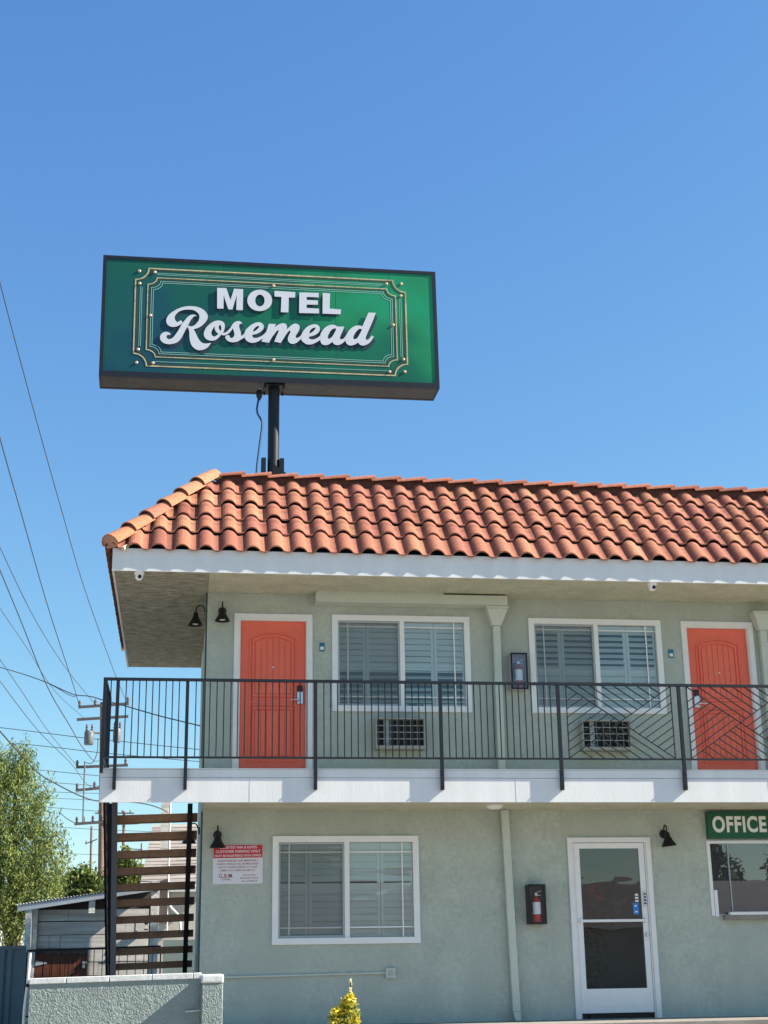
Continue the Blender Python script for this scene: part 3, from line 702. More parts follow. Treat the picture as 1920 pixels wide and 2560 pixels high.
# ================================================================== AIR CONDITIONERS
def ac(x0, x1, z0, z1, label):
    a = thing('air_conditioner', ((x0+x1)/2, -.1, z0), label, 'air conditioner', 'air conditioners under the upper windows')
    b = B(); y = -.19; t = .018
    b.box(x0, x0+t, y, -.003, z0, z1); b.box(x1-t, x1, y, -.003, z0, z1); b.box(x0+t, x1-t, y, -.003, z1-t, z1); b.box(x0+t, x1-t, y, -.003, z0, z0+.045)
    b.build('casing', M['beige'], a)
    b = B(); b.box(x0+t, x1-t, -.09, -.03, z0+.045, z1-t); b.build('coil', M['dark'], a)
    b = B(); b.box(x0+t+.11, x0+t+.17, -.12, -.091, z0+.046, z1-t-.001); b.build('bracket', M['grey'], a)
    b = B(); n = 4
    for k in range(1, n): zz = z0+.045+(z1-t-z0-.045)*k/n; b.box(x0+t, x1-t, y-.002, y+.008, zz-.005, zz+.005)
    for k in range(1, 7): xx = x0+t+(x1-x0-2*t)*k/7; b.box(xx-.0025, xx+.0025, y+.009, y+.014, z0+.046, z1-t-.001)
    b.build('grille', M['beige'], a)
ac(2.262, 2.932, 3.452, 3.868, 'wall air conditioner with beige grille under the upper left window')
ac(5.100, 5.785, 3.448, 3.862, 'wall air conditioner with beige grille under the upper right window behind the chevron railing')

# ================================================================== SMALL FIXTURES
def camera_dome(x, label):
    c = thing('security_camera', (x, -1.0, ZS), label, 'security camera', 'security cameras under the eave')
    b = B(); b.lathe([(.066, 0), (.066, -.028), (.05, -.04)], x, -1.0, ZS-.001, 18); b.build('base', M['frame'], c, smooth=True)
    b = B(); b.lathe([(.048, -.03), (.052, -.055), (.046, -.085), (.028, -.108), (.002, -.115)], x, -1.0, ZS, 18); b.build('dome', M['frame'], c, smooth=True)
    b = B(); b.lathe([(.022, -.012), (.026, .0)], x+.008, -1.045, ZS-.07, 14, 'y'); b.build('lens', M['dark'], c)
camera_dome(-.90, 'white dome security camera under the left end of the roof eave')
camera_dome(5.958, 'white dome security camera under the eave above the right coral door')
c = thing('ceiling_light', (3.75, -.6, ZC), 'round white ceiling light under the balcony', 'lamp')
b = B(); b.lathe([(.115, 0), (.115, -.012)], 3.75, -.6, ZC+.011, 24); b.build('base', M['frame'], c)
b = B(); b.lathe([(.108, -.012), (.09, -.035), (.05, -.048), (.003, -.05)], 3.75, -.6, ZC+.011, 24); b.build('diffuser', M['bulb'], c, smooth=True)
def plaque(x, z, label, num):
    p = thing('room_number_sign', (x, -.01, z), label, 'sign', 'room number signs')
    b = B(); b.box(x-.036, x+.036, -.012, -.002, z-.06, z+.06); b.build('plate', M['teal'], p)
    b = B(); b.box(x-.024, x+.024, -.014, -.0122, z-.04, z+.005); b.build('number_panel', M['wht'], p)
plaque(1.562, 4.857, 'small teal room sign with white panel right of the left coral door', '')
plaque(6.502, 4.834, 'small teal room sign with white panel left of the right coral door', '')
c = thing('wall_conduit', (1.3, -.02, .6), 'thin sage conduit with outlet box on the wall under the lower window', 'conduit')
b = B(); b.tube([(-.0, -.018, .585), (2.37, -.018, .612)], .014, 8); b.build('conduit', M['pipe'], c, smooth=True)
b = B(); b.box(2.37, 2.495, -.05, -.003, .545, .67); b.build('outlet_box', M['pipe'], c, bevel=.006)
b = B(); b.box(2.4, 2.425, -.054, -.0505, .57, .645); b.box(2.44, 2.465, -.054, -.0505, .57, .645); b.build('cover', M['stucco'], c)
dkp = mat('dark green conduit', (.05, .085, .08), .5)
c = B(); c.tube([(-.012, .03, ZF+.0), (-.012, .03, ZS)], .012, 8); c.tube([(-.012, .03, 0), (-.012, .03, ZC)], .012, 8)
tag(c.build('corner_cable', dkp, loc=(0, .03, 3), smooth=True), 'thin dark green cable running up the left wall corner', 'cable')
c = thing('sticker', (5.755, .01, 1.37), 'blue and white sticker on the office door glass', 'sticker')
b = B(); b.box(5.713, 5.793, .012, .0155, 1.30, 1.445); b.build('blue_panel', M['blue'], c)
b = B()
for zz in (1.46, 1.50, 1.54): b.box(5.75, 5.795, .012, .0155, zz, zz+.026)
b.box(5.735, 5.765, .0105, .0118, 1.40, 1.42); b.box(5.735, 5.775, .0105, .0118, 1.325, 1.345)
b.build('white_panel', M['wht'], c)
# bundle on the sill of the upper left window
c = B(); blob(c, (2.80, .072, 4.09), .035, (2.6,.35,1), seed=4); blob(c, (2.93, .072, 4.075), .03, (2.,.35,.8), seed=5)
tag(c.build('cloth_bundle', M['dark'], loc=(2.85, .07, 4.06), smooth=True), 'small dark bundle on the sill inside the upper left window', 'bundle')
def leafy(b, pts, n, size, rnd, tones, asp=2.2, droop=0., up=.3):
    for _ in range(n):
        c, rad = rnd.choice(pts); c = Vector(c)
        while True:
            p = Vector((rnd.uniform(-1,1), rnd.uniform(-1,1), rnd.uniform(-1,1)))
            if p.length < 1: break
        p = c+Vector((p.x*rad[0], p.y*rad[1], p.z*rad[2])) if isinstance(rad, tuple) else c+p*rad
        ax = Vector((rnd.gauss(0,1), rnd.gauss(0,1), rnd.gauss(0,1)*.6-droop)).normalized()
        nn = ax.cross(Vector((rnd.gauss(0,1), rnd.gauss(0,1), rnd.gauss(0,1)+up))).normalized()
        s = size*rnd.uniform(.6, 1.3); w = nn*s/asp; a = ax*s
        b.add([p-a*.5, p-a*.05+w*.5, p+a*.5, p-a*.05-w*.5], [(0,1,2,3)], rnd.choice(tones))
# office interior
t = thing('reception_desk', (6.0, 1.8, 0), 'dark desk seen through the glass of the office door', 'desk')
b = B(); b.box(5.55, 7.6, 1.3, 1.9, .0, 1.26); b.build('body', M['navy'], t); b = B(); b.box(5.5, 7.65, 1.25, 1.95, 1.261, 1.31); b.build('top', M['blackm'], t)
t = thing('office_partition', (5.0, 1.0, 0), 'pale grey partition edge on the left inside the office door', 'partition')
b = B(); b.box(4.7, 5.27, 1.0, 1.06, .0, 2.6); b.build('panel', M['stucco'], t); b = B(); b.box(4.9, 5.265, .985, .999, .0, .62); b.build('kick_board', M['fence'], t)
t = thing('wall_mirror', (6.05, 2.9, 1.85), 'round pale mirror on the back wall inside the office', 'mirror')
b = B(); b.lathe([(.30, 0), (.30, .03)], 6.05, 2.9, 1.85, 28, 'y'); b.build('frame', M['blackm'], t); b = B(); b.lathe([(.27, -.004), (.27, 0)], 6.05, 2.9, 1.85, 28, 'y'); b.build('glass', M['trf'], t)
t = thing('flower_vase', (5.95, 1.5, 1.31), 'vase of pale flowers standing on the dark desk inside the office', 'vase')
b = B(); b.lathe([(.03, 0), (.055, .05), (.04, .11), (.05, .14)], 5.95, 1.45, 1.311, 14); b.build('vase', M['trf'], t, smooth=True)
rnd = random.Random(8); b = B(); leafy(b, [((5.8+k*.09, 1.45, 1.50+.03*(k % 2)), .06) for k in range(5)], 150, .06, rnd, [(.5,.48,.44), (.42,.3,.2), (.2,.22,.15)]); b.build('flowers', attr_mat('petal', 'tone', .7), t, fix=False)
t = thing('potted_plant', (5.46, .8, 0), 'tall dark potted plant with red blooms inside the office door', 'plant')
b = B(); b.lathe([(.12, 0), (.15, .3), (.14, .3)], 5.46, .85, 0.01, 14); b.build('pot', M['blackm'], t)
rnd = random.Random(3)
M['leaf'] = attr_mat('leaf', 'tone', .6, trans=.3, var=.1, scale=3)
b = B(); b.tube([(5.46, .85, .3), (5.48, .85, 1.0), (5.44, .85, 1.75)], .012, 6); b.build('stem', M['bark'], t)
b = B(); leafy(b, [((5.46+rnd.uniform(-.12,.12), .85, z/10), .13) for z in range(5, 16)], 330, .13, rnd, [(.03,.05,.03), (.06,.02,.02), (.04,.05,.03)]); b.build('leaves', M['leaf'], t, fix=False)
b = B(); leafy(b, [((5.42, .8, 1.72), .07), ((5.50, .8, 1.58), .07), ((5.35, .8, 1.66), .05)], 130, .07, rnd, [(.5,.03,.02), (.6,.08,.03)]); b.build('flowers', M['leaf'], t, fix=False)

# ================================================================== OFFICE SIGN
t = thing('office_sign', (7.3, -.05, 2.45), 'dark green hanging OFFICE sign with pale letters above the office window', 'sign')
b = B(); b.box(6.805, 8.05, -.10, -.004, 2.275, 2.632); b.build('board', M['green'], t, bevel=.006)
text_mesh('OFFICE', .285, 7.250, 2.452, -.102, M['cream'], 'lettering', t, offset=.010, fit=.765, space=1.12)

# ================================================================== PARKING NOTICE
t = thing('parking_notice', (.46, -.008, 1.98), 'red and white parking notice with fine print under the wall lamp', 'sign')
tl = .012
def prect(b, x0, x1, z0, z1, y0, y1):
    q = [(x, z+(x-.14)*tl) for x, z in ((x0, z0), (x1, z0), (x1, z1), (x0, z1))]; b.plate(q, y0, y1)
b = B(); prect(b, .142, .785, 1.728, 2.222, -.010, -.002); b.build('plate', M['pswht'], t)
b = B(); prect(b, .146, .781, 2.055, 2.218, -.0115, -.0102); b.build('header', M['psred'], t)
ps = [('COURTESY INN & SUITES', 2.190, .043, 'w', 0), ('CUSTOMER PARKING ONLY', 2.139, .0455, 'w', 0), ('MUST BE REGISTERED WITH OFFICE', 2.086, .0375, 'w', 0),
      ('UNAUTHORIZED AND IMPROPERLY', 2.022, .034, 'd', 0), ('PARKED VEHICLES WILL BE IMPOUNDED', 1.982, .031, 'd', 0), ('AND AT OWNERS EXPENSE C.V.C. 22658', 1.942, .029, 'd', 0),
      ('TEMPLE CITY SHERIFF 626 285-7171', 1.901, .031, 'd', 0), ('G.B.M.', 1.832, .072, 'd', -.15), ('TOWING', 1.787, .030, 'd', -.15), ('GOOD BUDDY TOW', 1.757, .02, 'd', -.15),
      ('SHOP TOWING', 1.842, .024, 'd', .15), ('SAMPLE SPACE', 1.80, .0, 'd', .15), ('IMPOUNDED VEHICLES', 1.804, .024, 'd', .15), ('CALL 626 288-0176', 1.767, .026, 'd', .15)]
ps = [q for q in ps if q[2] > 0 and q[0] not in ('GOOD BUDDY TOW',)]
for s, z, sz, k, dx in ps:
    text_mesh(s, sz, .464+dx, z, -.0116 if k == 'w' else -.0104, M['wht'] if k == 'w' else M['pstxt'], 'lettering', t, offset=sz*.012, sx=1.0 if k == 'w' else .95, depth=.0005, tilt=tl)

# ================================================================== ROOF SIGN
SX, SY, SZ, TH, SW, SH, SD, TL = .924, 1.5, 9.251, .019, 5.224, 2.017, .518, .009
ax = Vector((math.cos(TH)*math.cos(TL), math.sin(TH)*math.cos(TL), math.sin(TL))); ay = Vector((-math.sin(TH), math.cos(TH), 0)); az = ax.cross(ay)
SO = Vector((SX, SY, SZ))
def S(a, d, c): return SO+ax*a+ay*d+az*c      # a across (-w/2..w/2), d depth (-half..), c up (0..h)
fn = ay; fp = SO-ay*(SD/2)
def face(u, v):   # photo pixel -> (a, c) on the sign face
    d = ray(u, v); t = (fp-CP).dot(fn)/d.dot(fn); q = CP+d*t-SO; return (q.dot(ax), q.dot(az))
sg = thing('motel_sign', (SX+.03, SY, 7.2), 'large green roof sign reading MOTEL Rosemead on a black pole', 'sign')
def sbox(b, a0, a1, d0, d1, c0, c1): return b.hexa([S(a, d, c) for c in (c0, c1) for d in (d0, d1) for a in (a0, a1)])
hw, hd_ = SW/2, SD/2; fr = .055
b = B(); sbox(b, -hw, hw, -hd_, -hd_+.06, 0, fr*1.6); sbox(b, -hw, hw, -hd_, -hd_+.06, SH-fr, SH); sbox(b, -hw, -hw+fr, -hd_, -hd_+.06, fr*1.6, SH-fr); sbox(b, hw-fr, hw, -hd_, -hd_+.06, fr*1.6, SH-fr)
sbox(b, -hw, hw, -hd_+.0605, hd_-.05, SH-.03, SH); sbox(b, -hw, -hw+.03, -hd_+.0605, hd_-.05, .0, SH-.0305); sbox(b, hw-.03, hw, -hd_+.0605, hd_-.05, .0, SH-.0305)
sbox(b, -hw, hw, hd_-.0495, hd_, 0, SH)
b.build('cabinet_frame', M['black'], sg)
b = B(); sbox(b, -hw+.031, hw-.031, -hd_+.061, hd_-.051, 0.004, .03); b.build('underside', M['under'], sg)
# face print: green artwork with the surroundings' reflection painted into its gradient, sign coordinates
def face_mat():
    mm = bpy.data.materials.new('sign artwork and reflection'); mm.use_nodes = True; n = mm.node_tree.nodes; l = mm.node_tree.links; b = n['Principled BSDF']
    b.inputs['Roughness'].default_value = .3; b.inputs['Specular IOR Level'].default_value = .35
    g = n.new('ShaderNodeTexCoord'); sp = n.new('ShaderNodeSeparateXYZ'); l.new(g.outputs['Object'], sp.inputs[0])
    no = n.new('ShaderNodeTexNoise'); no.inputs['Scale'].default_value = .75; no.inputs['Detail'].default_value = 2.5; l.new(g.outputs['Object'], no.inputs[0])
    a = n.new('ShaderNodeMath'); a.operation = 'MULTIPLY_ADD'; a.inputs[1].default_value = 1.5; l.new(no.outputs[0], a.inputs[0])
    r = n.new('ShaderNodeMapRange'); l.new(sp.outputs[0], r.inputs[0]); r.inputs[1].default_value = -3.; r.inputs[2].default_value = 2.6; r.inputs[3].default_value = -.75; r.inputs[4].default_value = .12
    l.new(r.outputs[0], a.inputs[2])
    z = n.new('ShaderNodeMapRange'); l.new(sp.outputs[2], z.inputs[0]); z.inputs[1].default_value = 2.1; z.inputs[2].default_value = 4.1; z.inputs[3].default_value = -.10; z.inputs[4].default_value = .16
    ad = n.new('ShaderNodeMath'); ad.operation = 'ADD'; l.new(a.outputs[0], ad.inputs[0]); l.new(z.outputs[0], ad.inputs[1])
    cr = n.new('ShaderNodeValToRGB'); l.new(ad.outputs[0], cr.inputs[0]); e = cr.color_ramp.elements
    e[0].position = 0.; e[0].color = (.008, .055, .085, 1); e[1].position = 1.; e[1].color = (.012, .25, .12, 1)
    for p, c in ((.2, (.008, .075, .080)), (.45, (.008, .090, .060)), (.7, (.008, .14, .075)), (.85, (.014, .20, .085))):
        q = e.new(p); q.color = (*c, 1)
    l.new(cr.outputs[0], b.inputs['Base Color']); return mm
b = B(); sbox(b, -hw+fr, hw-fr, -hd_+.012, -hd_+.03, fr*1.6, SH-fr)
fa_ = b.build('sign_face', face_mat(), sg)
sm_ = mat('vinyl seam', (.012, .11, .085), .5)
for a in (-hw+.10, -1.18, .33, 1.0, 1.86): b = B(); sbox(b, a-.0025, a+.0025, -hd_+.0105, -hd_+.012, fr*1.6, SH-fr); b.build('panel_seam', sm_, fa_)
YF = -hd_+.011
def ribbon(b, pts, w, d0, d1, closed=True):
    n = len(pts); P = [Vector((p[0], p[1])) for p in pts]; L = []; Rr = []
    for i in range(n):
        a = P[i-1] if (closed or i > 0) else P[i]; c = P[(i+1) % n] if (closed or i < n-1) else P[i]
        d1_ = (P[i]-a).normalized() if (P[i]-a).length > 0 else (c-P[i]).normalized(); d2_ = (c-P[i]).normalized() if (c-P[i]).length > 0 else d1_
        t = (d1_+d2_).normalized(); nrm = Vector((-t.y, t.x)); k = 1/max(.5, nrm.dot(Vector((-d1_.y, d1_.x))))
        L.append(P[i]+nrm*w/2*k); Rr.append(P[i]-nrm*w/2*k)
    for i in range(n if closed else n-1):
        j = (i+1) % n
        b.hexa([S(L[i].x, d0, L[i].y), S(Rr[i].x, d0, Rr[i].y), S(L[i].x, d1, L[i].y), S(Rr[i].x, d1, Rr[i].y),
                S(L[j].x, d0, L[j].y), S(Rr[j].x, d0, Rr[j].y), S(L[j].x, d1, L[j].y), S(Rr[j].x, d1, Rr[j].y)])
def notched(x0, x1, z0, z1, rx, rz):   # frame outline with concave quarter corners
    o = []
    for (cx, cz, a0) in ((x0, z1, 270), (x1, z1, 180), (x1, z0, 90), (x0, z0, 0)):
        for k in range(9):
            an = R_(a0+90-90*(k/8)) if False else None
        A = {(x0, z1): (270, 360), (x1, z1): (180, 270), (x1, z0): (90, 180), (x0, z0): (0, 90)}[(cx, cz)]
        for k in range(9):
            an = R_(A[0]+(A[1]-A[0])*k/8); o.append((cx+rx*math.cos(an), cz+rz*math.sin(an)))
    return o
tl1 = face(372.4, 670.3); tl2 = face(339.4, 697); br1 = face(988.4, 938.4); br2 = face(1019, 909.7)
ox0, oz1, ox1, oz0 = tl2[0], tl1[1], br2[0], br1[1]
tl3 = face(394, 693.9); tl4 = face(370, 708.8); br3 = face(973, 915.3); br4 = face(993.5, 898.4)
ix0, iz1, ix1, iz0 = tl4[0], tl3[1], br4[0], br3[1]
def oriented(p): return [p[i] for i in range(len(p))]
def frame_pts(x0, x1, z0, z1, rx, rz):
    o = []
    for (cx, cz, s, e) in ((x0, z1, 270, 360), (x1, z1, 180, 270), (x1, z0, 90, 180), (x0, z0, 0, 90)):
        for k in range(9):
            an = R_(s+(e-s)*k/8); o.append((cx+rx*math.cos(an), cz+rz*math.sin(an)))
    return o
rxo, rzo = tl1[0]-tl2[0], tl1[1]-tl2[1]; rxi, rzi = tl3[0]-tl4[0], tl3[1]-tl4[1]
rxo = (abs(rxo)+abs(br2[0]-br1[0]))/2; rzo = (abs(rzo)+abs(br2[1]-br1[1]))/2; rxi = (abs(rxi)+abs(br4[0]-br3[0]))/2; rzi = (abs(rzi)+abs(br4[1]-br3[1]))/2
b = B(); ribbon(b, frame_pts(ox0, ox1, oz0, oz1, rxo, rzo), .021, YF-.004, YF); b.build('border_line', M['gold'], fa_)
b = B(); ribbon(b, frame_pts(ix0, ix1, iz0, iz1, rxi, rzi), .016, YF-.004, YF); b.build('border_line', M['gold'], fa_)
for e_ in (.055, .085):
    b = B(); ribbon(b, frame_pts(ix0+e_, ix1-e_, iz0+e_, iz1-e_, rxi, rzi), .009, YF-.002, YF); b.build('border_line', M['pale'], fa_)
b = B()
for zz in (oz1-.075, oz1-.10, oz0+.075): sbox(b, ox0+rxo+.12, ox1-rxo-.12, YF-.002, YF, zz-.004, zz+.004)
for xx in (ox0+.075, ox0+.10, ox1-.075, ox1-.10): sbox(b, xx-.004, xx+.004, YF-.002, YF, oz0+rzo+.12, oz1-rzo-.12)
b.build('border_line', M['pale'], fa_)
b = B(); ribbon(b, frame_pts(ix0+.026, ix1-.026, iz0+.026, iz1-.026, rxi, rzi), .016, YF-.0015, YF); ribbon(b, frame_pts(ox0+.03, ox1-.03, oz0+.03, oz1-.03, rxo, rzo), .016, YF-.0015, YF); b.build('border_shadow_line', mat('printed brown line', (.03, .045, .03), .5), fa_)
for (u, v) in ((348.4, 677), (387, 680), (349, 708), (683.5, 714), (376, 788), (1003, 709), (1002, 739), (966, 709), (983, 812), (683.5, 899), (341, 906), (345, 873), (382, 907), (1009, 898), (1012, 929), (974, 929)):
    a, c = face(u, v); b = B(); n = 12
    vs = [S(a+r_*math.cos(2*math.pi*k/n), d, c+r_*math.sin(2*math.pi*k/n)) for r_, d in ((.025, YF-.001), (.025, YF-.008), (.013, YF-.018)) for k in range(n)]
    b.add(vs, [(i*n+k, i*n+(k+1) % n, (i+1)*n+(k+1) % n, (i+1)*n+k) for i in range(2) for k in range(n)]+[tuple(2*n+k for k in range(n))])
    b.build('bolt', M['goldt'], fa_, smooth=True)
# lettering, traced outlines: (crop origin, scale, outer, holes, smooth)
G = []
def gl(o, s, outer, holes=(), sm=True): G.append((o, s, outer, holes, sm))
o1, s1 = (390, 750), .09042
gl(o1, s1, [(740,640),(700,568),(650,585),(600,618),(565,600),(525,540),(520,455),(580,370),(680,305),(800,275),(920,270),(1040,285),(1130,340),(1185,400),(1202,480),(1180,570),(1120,650),(1050,710),(970,735),(890,715),(850,740),(900,790),(1000,806),(1100,797),(1220,745),(1330,655),(1410,550),(1432,460),(1400,370),(1320,280),(1200,215),(1060,182),(900,175),(740,200),(600,250),(460,330),(360,410),(300,500),(283,590),(310,670),(370,725),(460,750),(560,738),(650,700)])
gl(o1, s1, [(1130,440),(1050,410),(960,420),(880,470),(820,540),(760,610),(700,700),(620,840),(540,960),(460,1050),(370,1088),(305,1060),(285,1010),(320,970),(400,975),(395,935),(340,895),(260,885),(180,915),(122,980),(113,1070),(155,1150),(240,1205),(350,1227),(470,1215),(590,1170),(680,1080),(750,960),(810,840),(870,740),(930,610),(990,520),(1050,460)])
gl(o1, s1, [(850,720),(900,800),(920,900),(925,1020),(940,1130),(980,1250),(1060,1340),(1160,1390),(1280,1387),(1400,1335),(1480,1250),(1522,1188),(1420,1207),(1320,1205),(1240,1160),(1170,1070),(1110,950),(1050,830),(1000,760)])
o2, s2 = (500, 780), .1085
gl(o2, s2, [(572,310),(540,240),(450,203),(340,215),(230,280),(140,370),(90,480),(100,570),(160,640),(260,668),(360,647),(440,585),(490,520),(535,470),(562,400)],
   [[(338,335),(285,410),(260,490),(290,555),(340,570),(425,515),(365,455),(340,395)], [(460,295),(432,340),(442,400),(475,442),(493,390),(482,325)]])
gl(o2, s2, [(470,480),(560,485),(630,445),(700,370),(760,275),(830,225),(900,215),(950,240),(970,272),(920,283),(900,320),(915,400),(942,480),(945,560),(1000,520),(1060,430),(1085,530),(1020,595),(950,635),(870,682),(770,703),(680,690),(610,645),(583,585),(615,540),(680,546),(690,590),(730,610),(780,570),(790,500),(772,430),(755,378),(700,460),(640,512),(560,542),(480,530)])
gl(o2, s2, [(1040,440),(1110,360),(1200,290),(1310,245),(1400,250),(1457,300),(1467,370),(1420,440),(1330,500),(1260,522),(1198,540),(1215,585),(1270,607),(1350,590),(1430,550),(1500,490),(1530,440),(1520,560),(1430,628),(1310,697),(1200,717),(1110,692),(1050,640),(1028,560)],
   [[(1350,322),(1290,350),(1240,400),(1213,462),(1270,440),(1330,390),(1362,350)]])
o3, s3 = (630, 780), .1085
gl(o3, s3, [(385,278),(548,285),(525,362),(575,320),(640,282),(720,265),(785,292),(805,350),(795,410),(840,370),(910,310),(980,275),(1060,290),(1097,350),(1080,430),(1040,500),(1005,560),(1020,612),(1070,590),(1120,550),(1170,470),(1165,590),(1100,650),(1030,712),(940,742),(870,720),(828,660),(832,580),(870,500),(888,445),(850,442),(780,530),(710,640),(660,718),(513,690),(560,570),(605,470),(610,420),(570,442),(510,520),(450,600),(388,715),(218,690),(280,560),(340,430)])
gl(o3, s3, [(1128,590),(1140,520),(1190,430),(1270,350),(1360,303),(1460,290),(1540,330),(1563,400),(1530,480),(1440,540),(1360,567),(1303,582),(1330,625),(1400,642),(1490,610),(1560,560),(1610,500),(1640,570),(1560,655),(1470,712),(1370,752),(1270,752),(1190,712),(1138,655)],
   [[(1450,362),(1390,382),(1340,430),(1313,502),(1370,480),(1430,430),(1467,385)]])
o4, s4 = (780, 770), .1085
gl(o4, s4, [(188,665),(200,590),(260,500),(340,430),(430,397),(520,400),(590,435),(742,436),(710,520),(670,610),(640,690),(655,730),(710,722),(760,670),(815,580),(815,700),(760,762),(680,832),(590,862),(510,842),(470,790),(430,815),(370,852),(290,862),(220,832),(190,755)],
   [[(545,475),(490,482),(430,530),(372,630),(358,700),(395,720),(460,670),(510,590),(552,505)]])
gl(o4, s4, [(768,765),(785,640),(850,530),(930,452),(1030,412),(1110,415),(1160,432),(1220,290),(1300,113),(1467,120),(1400,300),(1330,460),(1260,620),(1233,700),(1258,747),(1310,722),(1370,650),(1422,663),(1370,755),(1290,832),(1190,872),(1110,860),(1070,815),(1040,815),(980,852),(880,872),(810,842)],
   [[(1142,490),(1080,495),(1010,560),(960,640),(948,700),(980,732),(1040,700),(1090,620),(1142,520)]])
o5, s5 = (520, 700), .217
gl(o5, s5, [(105,95),(210,98),(258,235),(300,105),(405,112),(400,352),(325,350),(330,180),(280,345),(232,340),(180,180),(178,335),(105,332)], (), False)
el = lambda cx, cy, rx, ry: [(cx+rx*math.cos(2*math.pi*k/40), cy+ry*math.sin(2*math.pi*k/40)) for k in range(40)]
gl(o5, s5, el(595,240,143,123), [el(597,241,54,68)], False)
gl(o5, s5, [(765,130),(1005,145),(1002,208),(930,205),(925,378),(838,375),(845,200),(765,195)], (), False)
gl(o5, s5, [(1052,148),(1275,155),(1272,205),(1135,200),(1135,235),(1265,240),(1265,290),(1135,288),(1135,328),(1278,335),(1278,390),(1048,385)], (), False)
gl(o5, s5, [(1320,155),(1405,160),(1400,335),(1530,345),(1528,400),(1318,393)], (), False)
def crom(P):
    n = len(P); o = []; V = [Vector(p) for p in P]
    sharp = []
    for i in range(n):
        a = (V[i]-V[i-1]); c = (V[(i+1) % n]-V[i]); sharp.append(a.angle(c) > R_(62))
    for i in range(n):
        p1, p2 = V[i], V[(i+1) % n]
        p0 = p1*2-p2 if sharp[i] else V[i-1]; p3 = p2*2-p1 if sharp[(i+1) % n] else V[(i+2) % n]
        for k in range(4):
            t = k/4
            o.append(.5*((2*p1)+(p2-p0)*t+(2*p0-5*p1+4*p2-p3)*t*t+(3*p1-p0-3*p2+p3)*t**3))
    return [(q.x, q.y) for q in o]
def glyph(i, o, s, outer, holes, sm, off, d0, dep, mt, name):
    cu = bpy.data.curves.new('g', 'CURVE'); cu.dimensions = '2D'; cu.fill_mode = 'BOTH'; cu.extrude = dep/2
    for P in [outer, *holes]:
        Q = crom(P) if sm else P
        W = [face(o[0]+x*s+off[0], o[1]+y*s+off[1]) for x, y in Q]
        sp = cu.splines.new('POLY'); sp.points.add(len(W)-1); sp.use_cyclic_u = True
        for p_, q_ in zip(sp.points, W): p_.co = (q_[0], q_[1], 0, 1)
    ob = bpy.data.objects.new('g', cu); COL.objects.link(ob); dg = bpy.context.evaluated_depsgraph_get()
    me = bpy.data.meshes.new_from_object(ob.evaluated_get(dg)); bpy.data.objects.remove(ob)
    b = B(); b.add([S(v.co.x, d0-v.co.z, v.co.y) for v in me.vertices], [tuple(p.vertices) for p in me.polygons]); return b.build(name, mt, fa_)
for i, (o, s, outer, holes, sm) in enumerate(G):
    word = i < 10
    for st_ in ((1, 2) if word else (1,)):
        off = (2.2*st_, 4.2*st_) if word else (-4.5, 4.5)
        glyph(i, o, s, outer, holes, sm, off, YF-.002-.0006*i-(.0003 if st_ == 1 else 0), .0006, M['shade'], 'letter_drop_edge')
    glyph(i, o, s, outer, holes, sm, (0, 0), YF-.016-.0008*i, .004, M['letter'], 'lettering')
# pole
pb = S(.045, 0, 0); px_, py_ = pb.x, pb.y
b = B(); b.lathe([(.088, 0), (.088, 2.9)], px_, py_, 6.42, 28); b.build('pole', M['black'], sg, smooth=True)
b = B(); b.box(px_-.16, px_+.16, py_-.2, py_+.2, SZ-.022, SZ-.002); b.build('mounting_plate', M['blackm'], sg)
for dx in (-.14, .14):
    for dy in (-.14, .14): b = B(); b.lathe([(.016, 0), (.016, -.03)], px_+dx, py_+dy, SZ-.022, 8); b.build('plate_bolt', M['blackm'], sg)
for dx in (-.150, .125):
    b = B(); b.box(px_+dx-.035, px_+dx+.035, py_-.08, py_+.08, 6.6, at(650, 1148, SY).z); b.build('support_stub', M['black'], sg)
zg = at(690, 1172, SY).z; b = B(); b.plate([(px_-.02, zg), (px_+.02, zg+.01), (px_+.24, zg-.16), (px_+.24, zg-.35), (px_-.02, zg-.35)], py_-.16, py_-.10); b.build('gusset', M['blackm'], sg)
wp = [(649.5, 968), (648, 990), (645, 1005), (642, 1022), (644, 1035), (651, 1046), (655.5, 1056), (655, 1070), (650, 1105), (643, 1160), (641, 1186), (640, 1200)]
b = B(); b.tube([at(u, v, SY-.1) for u, v in wp], .016, 8); b.build('power_cable', mat('teal blue cable', (.012, .07, .14), .5), sg, smooth=True)
b = B(); q = at(648, 986, SY-.1); b.lathe([(.02, .08), (.045, .05), (.045, -.04), (.015, -.1)], q.x, q.y, q.z, 12); b.build('cable_gland', M['blackm'], sg, smooth=True)
q = at(649.5, 975, SY-.1); b = B(); b.lathe([(.02, .03), (.02, -.01)], q.x, q.y, q.z, 10); b.build('connector', M['steel'], sg)

